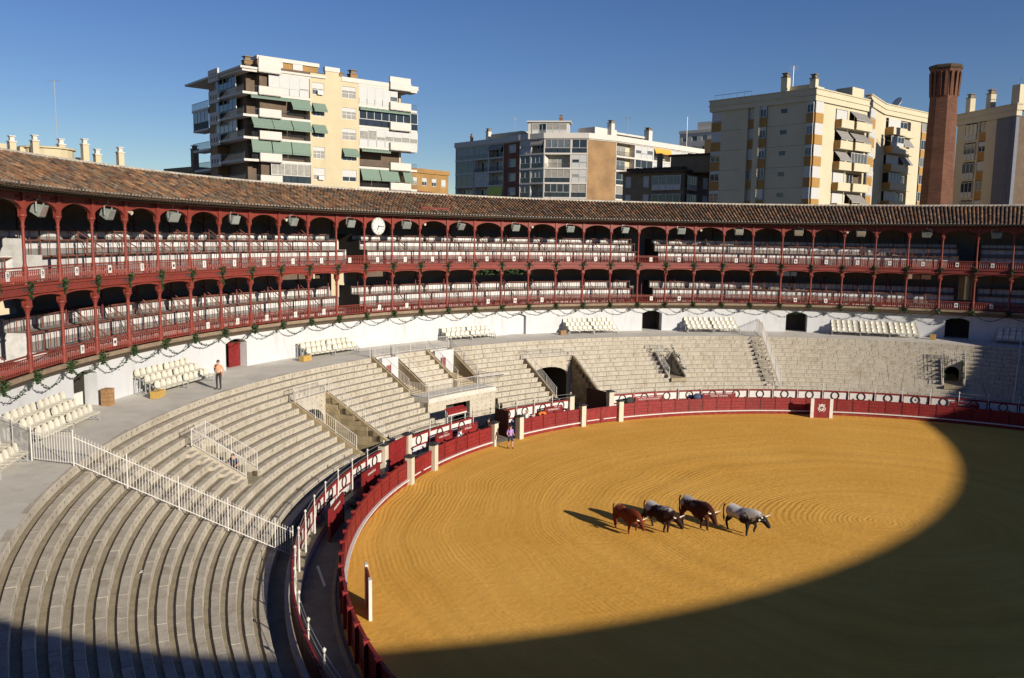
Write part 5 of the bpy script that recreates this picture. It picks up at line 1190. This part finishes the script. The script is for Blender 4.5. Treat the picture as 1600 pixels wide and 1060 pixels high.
# ---- garlands and hanging plants
def leaves(mb, c, r, n, r_, s0=.05, s1=.11, zs=1.0):
    for _ in range(n):
        v = Vector((r_.gauss(0,.5),r_.gauss(0,.5),r_.gauss(0,.5)*zs))*r; q = Vector((r_.gauss(0,1),r_.gauss(0,1),r_.gauss(0,1))).normalized().to_track_quat('Z','Y'); s = r_.uniform(s0,s1)
        mb.add([c+v+q@Vector(w) for w in ((-s,0,0),(0,-s*.45,.01),(s,0,0),(0,s*.45,.01))], [(0,1,2,3)], r_.choice((0,0,1)))
def swag(seed):
    r_ = random.Random(seed); mb = MB(); mb2 = MB(); sag = r_.uniform(.62,.8); prev = None; n = 40
    for k in range(n+1):
        f = k/n; a = TH*f; z = 8.05-sag*4*f*(1-f); c = P(RC-.28+.2*4*f*(1-f)-.03*math.sin(f*9+seed),a,z)
        leaves(mb, c, .05+.05*abs(2*f-1)**3+.03*r_.random(), r_.choice((1,3,5)), r_, .03, .075)
        if prev is not None: mb2.tube(prev, c, .018, 4, caps=False)
        prev = c
    return mb.mesh('foliage', [MAT['leaf_dark'], MAT['leaf']], fix=False), mb2.mesh('rope', MAT['leaf_dark'])
def clump(seed, r, drop, n):
    r_ = random.Random(seed); mb = MB(); leaves(mb, Vector((0,0,0)), r, n, r_, .05, .12)
    for k in range(14): leaves(mb, Vector((r_.uniform(-.06,.06),r_.uniform(-.05,.05),-drop*k/13)), r*.45*(1-k/20), 8, r_, .05, .1)
    return mb.mesh('plant', [MAT['leaf'], MAT['leaf_dark']], fix=False)
SW = [swag(s) for s in range(4)]; CL = [clump(s+20, .21, .4, 110) for s in range(3)]; CU = [clump(s+40, .17, .75, 80) for s in range(3)]
for t in range(-3, 35):
    g = empty('garland', P(RC-.3,AC(t),8.05), 0, 'leafy garland swag draped along the top of the white wall', 'garland', 'garland swags along the wall'); gi = Matrix.Translation(-Vector(g.location))
    for me in SW[t % 4]:
        o = link(me.name.split('.')[0], me, g, (0,0,0), rad(AC(t))); o.matrix_parent_inverse = gi
    tag(link('garland_knot', CL[t % 3], None, P(RC-.28,AC(t),8.12), rad(rnd.uniform(0,360))), 'bushy green knot of leaves where two garland swags meet', 'foliage', 'leaf knots along the wall')
    o = tag(link('hanging_plant', CU[t % 3], None, P(RC-.2,AC(t),12.0), rad(rnd.uniform(0,360)), (1,1,rnd.uniform(.7,1.2))), 'trailing green plant tied to a column between the gallery tiers', 'plant', 'plants on the gallery columns')
for a, b, r0, r1 in HATCH[1:]:
    r_ = random.Random(int(a)); 
    for az, sd in ((a,'right'),(b,'left')):
        mb = MB()
        for k in range(26): f = k/25; leaves(mb, P(r0+(r1-r0)*f,az,slope(r0+(r1-r0)*f)+.75-.4*abs(math.sin(f*6))), .14, 9, r_, .05, .1)
        tag(mb.build('hatch_garland', [MAT['leaf_dark'],MAT['leaf']], fix=False), 'leafy garland wound along the %s rail of the %s' % (sd, 'hatch between the far passages' if a > 120 else 'hatch at the edge of the shade'), 'garland')
# ================================================================== skinned figures
def skin_mesh(name, verts, edges, radii, mats, sub=2, classify=None):
    me = bpy.data.meshes.new(name); me.from_pydata(verts, edges, []); o = bpy.data.objects.new(name, me); COL.objects.link(o)
    md = o.modifiers.new('skin', 'SKIN'); md.use_smooth_shade = True
    for i, r in enumerate(radii):
        sv = me.skin_vertices[0].data[i]; sv.radius = (r, r) if isinstance(r, (int,float)) else r; sv.use_root = (i == 0)
    ss = o.modifiers.new('sub', 'SUBSURF'); ss.levels = sub; ss.render_levels = sub
    dg = bpy.context.evaluated_depsgraph_get(); out = bpy.data.meshes.new_from_object(o.evaluated_get(dg)); out.name = name
    bpy.data.objects.remove(o); out.materials.clear()
    for m in mats: out.materials.append(m)
    for p in out.polygons:
        p.use_smooth = True
        p.material_index = classify(p.center) if classify else 0
    return out
mat('hide_rust', (0.155,0.038,0.014), 0.6, 0.25, 4); mat('horn_mat', (0.70,0.62,0.45), 0.35, 0.1, 8); mat('hoof', (0.03,0.025,0.02), 0.5, 0.1, 8); mat('tail_hair', (0.10,0.04,0.02), 0.8, 0.2, 8)
def hide(name, base, patch, thr, rump=None, scale=2.2, seed=0.0, speck=0.0):
    m = bpy.data.materials.new(name); m.use_nodes = True; t = m.node_tree; N, L = t.nodes, t.links; b = N['Principled BSDF']; b.inputs['Roughness'].default_value = .8; b.inputs['Specular IOR Level'].default_value = .15
    tc = N.new('ShaderNodeTexCoord'); mp = N.new('ShaderNodeMapping'); mp.inputs['Location'].default_value = (seed,seed*.7,0); L.new(tc.outputs['Object'], mp.inputs[0])
    n = N.new('ShaderNodeTexNoise'); n.inputs['Scale'].default_value = scale; n.inputs['Detail'].default_value = 5; n.inputs['Roughness'].default_value = .6+speck; L.new(mp.outputs[0], n.inputs['Vector'])
    s = N.new('ShaderNodeSeparateXYZ'); L.new(tc.outputs['Object'], s.inputs[0])
    # more of the pale coat over rump and back, less on head, neck and legs
    v = M_(N,L,'ADD', n.outputs['Fac'], M_(N,L,'MULTIPLY', s.outputs[0], -.16)); v = M_(N,L,'ADD', v, M_(N,L,'MULTIPLY', M_(N,L,'SUBTRACT', s.outputs[2], 1.05), .55))
    r = N.new('ShaderNodeMapRange'); r.inputs[1].default_value = thr; r.inputs[2].default_value = thr+.09; L.new(v, r.inputs[0])
    n2 = N.new('ShaderNodeTexNoise'); n2.inputs['Scale'].default_value = 26; n2.inputs['Detail'].default_value = 3; L.new(mp.outputs[0], n2.inputs['Vector'])
    k = M_(N,L,'MULTIPLY', r.outputs[0], M_(N,L,'ADD', .45, M_(N,L,'MULTIPLY', n2.outputs['Fac'], .8)))
    mx = N.new('ShaderNodeMix'); mx.data_type = 'RGBA'; L.new(k, mx.inputs[0]); mx.inputs[6].default_value = (*base,1); mx.inputs[7].default_value = (*patch,1); L.new(mx.outputs[2], b.inputs['Base Color']); MAT[name] = m
hide('hide_dark1', (.030,.012,.010), (.52,.49,.46), .545, seed=3.1, scale=2.4); hide('hide_dark2', (.050,.014,.009), (.36,.35,.35), .53, seed=7.7, scale=1.8)
hide('hide_spot', (.018,.016,.018), (.60,.57,.53), .33, seed=1.3, scale=2.6, speck=.1); hide('hide_red', (.13,.026,.010), (.40,.22,.14), .72, seed=5.0, scale=2.0)
def cattle(loc, az, scale, hidem, label, gait, headdown=0.0, hy=0.0):
    t = empty('steer', (loc[0],loc[1],0), rad(az), label, 'ox', 'cattle crossing the sand'); t.scale = (scale,)*3
    # +x forward, z up, withers near 1.35
    hz = -headdown
    V = [(-.35,0,1.00),(.10,0,.95),(.48,0,1.00),(.80,hy*.1,1.09),(1.08,hy*.4,1.12+hz*.5),(1.30,hy*.7,1.08+hz),(1.52,hy,.86+hz),(1.64,hy*1.1,.73+hz),(-.72,0,1.07),(-.92,0,1.03)]
    Rr = [(.31,.34),(.36,.40),(.34,.45),(.25,.37),(.18,.27),(.15,.18),(.10,.125),(.085,.09),(.27,.32),(.17,.24)]
    E = [(0,1),(1,2),(2,3),(3,4),(4,5),(5,6),(6,7),(0,8),(8,9)]
    def leg(root, pts, rs):
        prev = root
        for p, r in zip(pts, rs): V.append(p); Rr.append(r); E.append((prev, len(V)-1)); prev = len(V)-1
    for s, g in ((1,gait[0]),(-1,gait[1])):           # fore legs: elbow, knee, fetlock, hoof
        lift = .16 if g > .15 else 0
        leg(2, [(.55+.1*g,s*.20,.68),(.60+.55*g,s*.20,.40+lift),(.58+.75*g-(.16 if lift else 0),s*.19,.12+lift),(.62+.8*g-(.16 if lift else 0),s*.19,.03+lift)], [(.13,.13),.072,.05,.062])
    for s, g in ((1,gait[2]),(-1,gait[3])):           # hind legs: stifle, hock, fetlock, hoof
        leg(8, [(-.56+.35*g,s*.20,.72),(-.86+.7*g,s*.19,.46),(-.80+.9*g,s*.18,.13),(-.74+.92*g,s*.18,.03)], [(.16,.16),.075,.05,.062])
    me = skin_mesh('body', V, E, Rr, [MAT[hidem], MAT['hoof']], 2, lambda c: 1 if c.z < .09 else 0); link('body', me, t)
    hx, hzz, hy = 1.30, 1.14+hz, hy*.7
    for s in (1,-1):
        mb = MB(); pts = [Vector((hx-.02,s*.09,hzz+.04)),Vector((hx,s*.22,hzz+.08)),Vector((hx+.07,s*.33,hzz+.14)),Vector((hx+.15,s*.36,hzz+.25))]
        for a, b, r0, r1 in zip(pts[:-1], pts[1:], (.036,.030,.022), (.030,.022,.007)): mb.tube(a, b, r0, 7, r1)
        o = mb.build('horn', MAT['horn_mat'], t); o.location.y = hy
        mb = MB(); c = Vector((hx-.06,s*.16,hzz-.02)); q = [c, c+Vector((-.02,s*.12,.05)), c+Vector((-.06,s*.24,-.03)), c+Vector((.0,s*.13,-.08))]; mb.prism(q, (.025,0,0)); o = mb.build('ear', MAT[hidem], t); o.location.y = hy
        mb = MB(); mb.lathe((hx+.12,s*.115,hzz-.10), [(0,-.025),(.025,0),(0,.025)], 6); o = mb.build('eye', MAT['hoof'], t); o.location.y = hy*1.15
    mb = MB(); tp = [Vector((-1.02,0,1.22)),Vector((-1.12,.03,1.05)),Vector((-1.14,.06,.72)),Vector((-1.12,.07,.50))]
    for a, b, r0, r1 in zip(tp[:-1], tp[1:], (.045,.032,.025), (.032,.025,.05)): mb.tube(a, b, r0, 6, r1)
    mb.tube(tp[-1], tp[-1]+Vector((.02,0,-.22)), .055, 6, .015); mb.build('tail', MAT['tail_hair'], t)
    return t
def mid(a, b): return ((a[0]+b[0])/2, (a[1]+b[1])/2)
cattle((-15.72,-7.70), -27, .93, 'hide_red', 'rust brown ox at the rear of the walking group', (.25,-.12,-.2,.2), .20, -.10)
cattle((-14.40,-6.75), -28, 1.02, 'hide_dark1', 'dark brown ox with a pale streak along its back, second from the rear', (-.12,.3,.2,-.22), .16, .12)
cattle((-13.05,-5.25), -30, 1.10, 'hide_dark2', 'dark ox with a grey rump, walking behind the leader', (.1,.28,-.2,.2), .12, -.16)
cattle((-10.85,-4.75), -22, 1.0, 'hide_spot', 'black and white speckled ox leading the group', (.28,-.12,-.25,.15), .04, .06)
mat('skin_tone', (.50,.27,.18), .55, .05, 6); mat('hair_dark', (.03,.022,.018), .7, .2, 12); mat('hair_grey', (.32,.30,.28), .7, .2, 12)
for nm, c in (('shirt_peach',(.62,.33,.20)),('trouser_dark',(.035,.03,.035)),('shirt_purple',(.37,.22,.52)),('shorts_navy',(.02,.025,.06)),('shirt_white',(.66,.68,.72)),('shirt_black',(.035,.04,.035)),('shirt_navy',(.05,.07,.13)),('cloth_orange',(.70,.16,.03)),('shirt_grey',(.55,.58,.56)),('shirt_red',(.45,.04,.04))): mat(nm, c, .85, .1, 6)
mat('shoe', (.03,.025,.022), .6, .1, 6)
def person(loc, az, h, label, shirt, trouser, pose, hair='hair_dark', short=False):
    """pose: dict of joints in a 1.75 m frame, +x forward"""
    t = empty('person', loc, rad(az), label, 'person'); k = h/1.75; t.scale = (k,k,k)
    J = dict(pel=(0,0,.95), wst=(0,0,1.08), chest=(.02,0,1.28), nck=(.02,0,1.47), hd=(.05,0,1.60), top=(.05,0,1.69),
             lsh=(.0,.19,1.40), lel=(-.03,.27,1.13), lwr=(.06,.27,.90), lha=(.09,.26,.81), rsh=(.0,-.19,1.40), rel=(-.03,-.27,1.13), rwr=(.06,-.27,.90), rha=(.09,-.26,.81),
             lhi=(0,.10,.90), lkn=(.03,.11,.50), lan=(0,.11,.09), lto=(.16,.12,.04), rhi=(0,-.10,.90), rkn=(.03,-.11,.50), ran=(0,-.11,.09), rto=(.16,-.12,.04)); J.update(pose)
    Rd = dict(pel=(.15,.12), wst=(.145,.11), chest=(.17,.125), nck=.058, hd=(.082,.098), top=.055, lsh=.075, lel=.05, lwr=.036, lha=(.03,.045), lhi=.095, lkn=.062, lan=.045, lto=.04)
    names = list(J); idx = {n: i for i, n in enumerate(names)}
    for n in names:
        if n[0] == 'r' and n not in Rd: Rd[n] = Rd['l'+n[1:]]
    E = [('pel','wst'),('wst','chest'),('chest','nck'),('nck','hd'),('hd','top'),('chest','lsh'),('lsh','lel'),('lel','lwr'),('lwr','lha'),('chest','rsh'),('rsh','rel'),('rel','rwr'),('rwr','rha'),('pel','lhi'),('lhi','lkn'),('lkn','lan'),('lan','lto'),('pel','rhi'),('rhi','rkn'),('rkn','ran'),('ran','rto')]
    seg = [(Vector(J[a]), Vector(J[b]), a, b) for a, b in E]
    def cls(c):
        best = None
        for a, b, na, nb in seg:
            d = b-a; f = max(0,min(1,(c-a).dot(d)/max(d.length_squared,1e-9))); q = (c-(a+d*f)).length
            if best is None or q < best[0]: best = (q, na, nb, f)
        _, na, nb, f = best
        if nb in ('hd','top'): return 0 
        if nb == 'nck': return 1 if f < .75 else 0
        if nb in ('lwr','rwr','lha','rha'): return 0
        if nb in ('lel','rel'): return 1 if f < .75 else 0
        if nb in ('lto','rto'): return 3
        if nb in ('lan','ran'): return 0 if short and f < .85 else (3 if f > .9 else 2)
        if nb in ('lkn','rkn'): return 0 if short and f > .85 else 2
        if na == 'pel' and nb == 'wst': return 2 if f < .35 else 1
        if nb in ('lhi','rhi'): return 2
        return 1
    me = skin_mesh('body', [J[n] for n in names], [(idx[a],idx[b]) for a, b in E], [Rd[n] for n in names], [MAT['skin_tone'],MAT[shirt],MAT[trouser],MAT['shoe']], 2, cls); link('body', me, t)
    hd = Vector(J['hd']); mb = MB(); n = 10; rows = []
    for i in range(6):
        ph = math.pi/2*i/5
        rows.append([hd+Vector((-.018+.108*math.cos(ph)*math.cos(2*math.pi*j/n)*.98,.092*math.cos(ph)*math.sin(2*math.pi*j/n),.035+.112*math.sin(ph) - (.05 if math.cos(2*math.pi*j/n) < -.2 and i == 0 else 0))) for j in range(n)])
    mb.add([v for r in rows for v in r], [(i*n+j,i*n+(j+1)%n,(i+1)*n+(j+1)%n,(i+1)*n+j) for i in range(5) for j in range(n)]); mb.build('hair', MAT[hair], t)
    mb = MB(); mb.prism([hd+Vector((.085,-.014,.01)),hd+Vector((.085,.014,.01)),hd+Vector((.118,0,-.025))], (0,0,-.012)); mb.build('nose', MAT['skin_tone'], t)
    for s in (1,-1):
        mb = MB(); mb.lathe(hd+Vector((.085,s*.034,.015)), [(0,-.009),(.009,0),(0,.009)], 5); mb.build('eye', MAT['hair_dark'], t)
        mb = MB(); mb.lathe(hd+Vector((.0,s*.09,-.005)), [(0,-.03),(.016,0),(0,.03)], 5); mb.build('ear', MAT['skin_tone'], t)
    return t
person(P(41.15,198.2,5.35), -62, 1.74, 'man in peach shirt and dark trousers standing with hand on hip on the walkway', 'shirt_peach', 'trouser_dark', dict(rel=(-.16,-.30,1.15), rwr=(.02,-.19,1.0), rha=(.06,-.14,.98), lkn=(.05,.11,.5), rto=(.17,-.13,.04)))
person(P(28.95,174.5,0), -30, 1.68, 'person in purple shirt and navy shorts walking on the sand by the open gate', 'shirt_purple', 'shorts_navy', dict(lkn=(.16,.10,.52), lan=(.14,.10,.12), lto=(.30,.1,.07), rkn=(-.03,-.1,.5), ran=(-.2,-.1,.10), rto=(-.05,-.1,.04), lel=(-.12,.27,1.16), lwr=(.05,.27,1.0), lha=(.1,.26,.96), rel=(.02,-.28,1.14), rwr=(.2,-.26,1.02), rha=(.26,-.24,.99)), short=True)
person(P(31.2,180.0,0.0), 60, 1.74, 'man in a white shirt leaning at the red shield in the alley', 'shirt_white', 'trouser_dark', dict(chest=(.1,0,1.25), nck=(.18,0,1.42), hd=(.24,0,1.53), top=(.25,0,1.62), lsh=(.1,.19,1.37), rsh=(.1,-.19,1.37), lel=(.25,.25,1.15), lwr=(.42,.2,1.2), lha=(.5,.16,1.22), rel=(.22,-.26,1.12), rwr=(.4,-.2,1.15), rha=(.48,-.16,1.17)))
person(P(31.3,173.4,0.0), -100, 1.72, 'man in dark clothes in the alley beside the open gate', 'shirt_black', 'trouser_dark', {})
person(P(31.3,166.0,0.0), -40, 1.74, 'grey-haired man in a pale shirt behind the fence right of the open gate', 'shirt_grey', 'trouser_dark', {}, hair='hair_grey')
person(P(36.75,208.7,2.32), -60, 1.70, 'person in dark blue seated on the steps of the railed stair hatch', 'shirt_navy', 'trouser_dark', dict(pel=(0,0,.62), wst=(.03,0,.76), chest=(.1,0,.95), nck=(.14,0,1.13), hd=(.18,0,1.25), top=(.19,0,1.34), lsh=(.08,.19,1.07), rsh=(.08,-.19,1.07), lel=(.2,.26,.85), lwr=(.4,.2,.78), lha=(.47,.17,.75), rel=(.2,-.26,.85), rwr=(.4,-.2,.78), rha=(.47,-.17,.75), lhi=(.05,.1,.6), rhi=(.05,-.1,.6), lkn=(.46,.13,.60), rkn=(.46,-.13,.60), lan=(.42,.13,.16), ran=(.42,-.13,.16), lto=(.58,.13,.1), rto=(.58,-.13,.1)))
# small things in the alley
def bundle(name, loc, az, sx, sy, sz, mt, label, cat):
    r_ = random.Random(int(loc.x*10)); mb = MB(); n, m2 = 10, 6; vs = []
    for i in range(m2+1):
        ph = math.pi*i/m2-math.pi/2
        for j in range(n):
            a = 2*math.pi*j/n; q = 1+r_.uniform(-.14,.14); vs.append((sx*math.cos(ph)*math.cos(a)*q, sy*math.cos(ph)*math.sin(a)*q, sz*(1+math.sin(ph))*q*.5))
    mb.add(vs, [(i*n+j,i*n+(j+1)%n,(i+1)*n+(j+1)%n,(i+1)*n+j) for i in range(m2) for j in range(n)]); o = mb.build(name, MAT[mt], smooth=True); o.location = loc; o.rotation_euler = (0,0,rad(az)); return tag(o, label, cat)
bundle('cape', P(31.0,163.6,.95), 70, .5, .16, .5, 'cloth_orange', 'crumpled orange cloth hung over the red fence', 'cloth')
bundle('bag', P(31.8,134.9,.95), 45, .42, .2, .55, 'shirt_navy', 'dark blue bag lying at the end of a far red shield', 'bag')
bundle('bag', P(31.8,146.4,.95), 56, .42, .2, .55, 'shirt_black', 'black bag beside the wide lettered shield', 'bag')
bundle('bag', P(31.5,203.2,.0), 20, .5, .34, .55, 'shirt_black', 'dark bundle on the alley floor between two shields', 'bag')
mb = MB(); mb.box(-1.1,1.1,-.05,.05,.0,.03); mb.box(-1.1,1.1,-.02,.02,.03,.04); o = mb.build('plank', MAT['white_paint']); o.location = P(31.4,219.5,.012); o.rotation_euler = (0,0,rad(-38)); tag(o, 'pale loose plank lying across the alley floor', 'plank')
mb = MB(); mb.box(-.13,.13,-.09,.09,0,.012); mb.box(-.125,.125,-.085,.085,.012,.02); o = mb.build('paper', MAT['white_paint']); o.location = P(37.15,229.7,ZZ[7]-.04); o.rotation_euler = (0,0,.5); tag(o, 'sheet of white paper lying on the seating rows', 'paper')
mb = MB(); mb.box(-1.6,1.6,-.06,.06,0,.05); mb.box(-1.6,1.6,.10,.2,0,.05); mb.box(-1.6,1.6,-.2,-.1,0,.05); o = mb.build('metal_frame', MAT['white_metal']); o.location = P(37.0,163.2,slope(37.0)+.15); o.rotation_euler = (0,0,rad(163-90)); tag(o, 'white metal rack lying on the rows right of the balcony', 'rack')
# little red canopy over the box front
cn = empty('canopy', P(33.0,176.2,1.75), rad(176.0-90), 'small red and white canopy on posts in front of the balcony', 'canopy')
mb = MB(); mb.hexa([(-1.0,-.12,.55),(1.0,-.12,.55),(1.0,.2,.72),(-1.0,.2,.72),(-1.0,-.12,.6),(1.0,-.12,.6),(1.0,.2,.77),(-1.0,.2,.77)]); mb.box(-1.0,1.0,-.15,-.12,.35,.6); mb.build('cloth', MAT['red_wood'], cn)
mb = MB(); mb.box(-1.02,1.02,-.165,-.15,.28,.37); mb.build('valance', MAT['white_paint'], cn)
for s in (-1,1): mb = MB(); mb.box(s*.97-.03,s*.97+.03,-.06,.0,-1.7,.6); mb.build('post', MAT['white_paint'], cn)
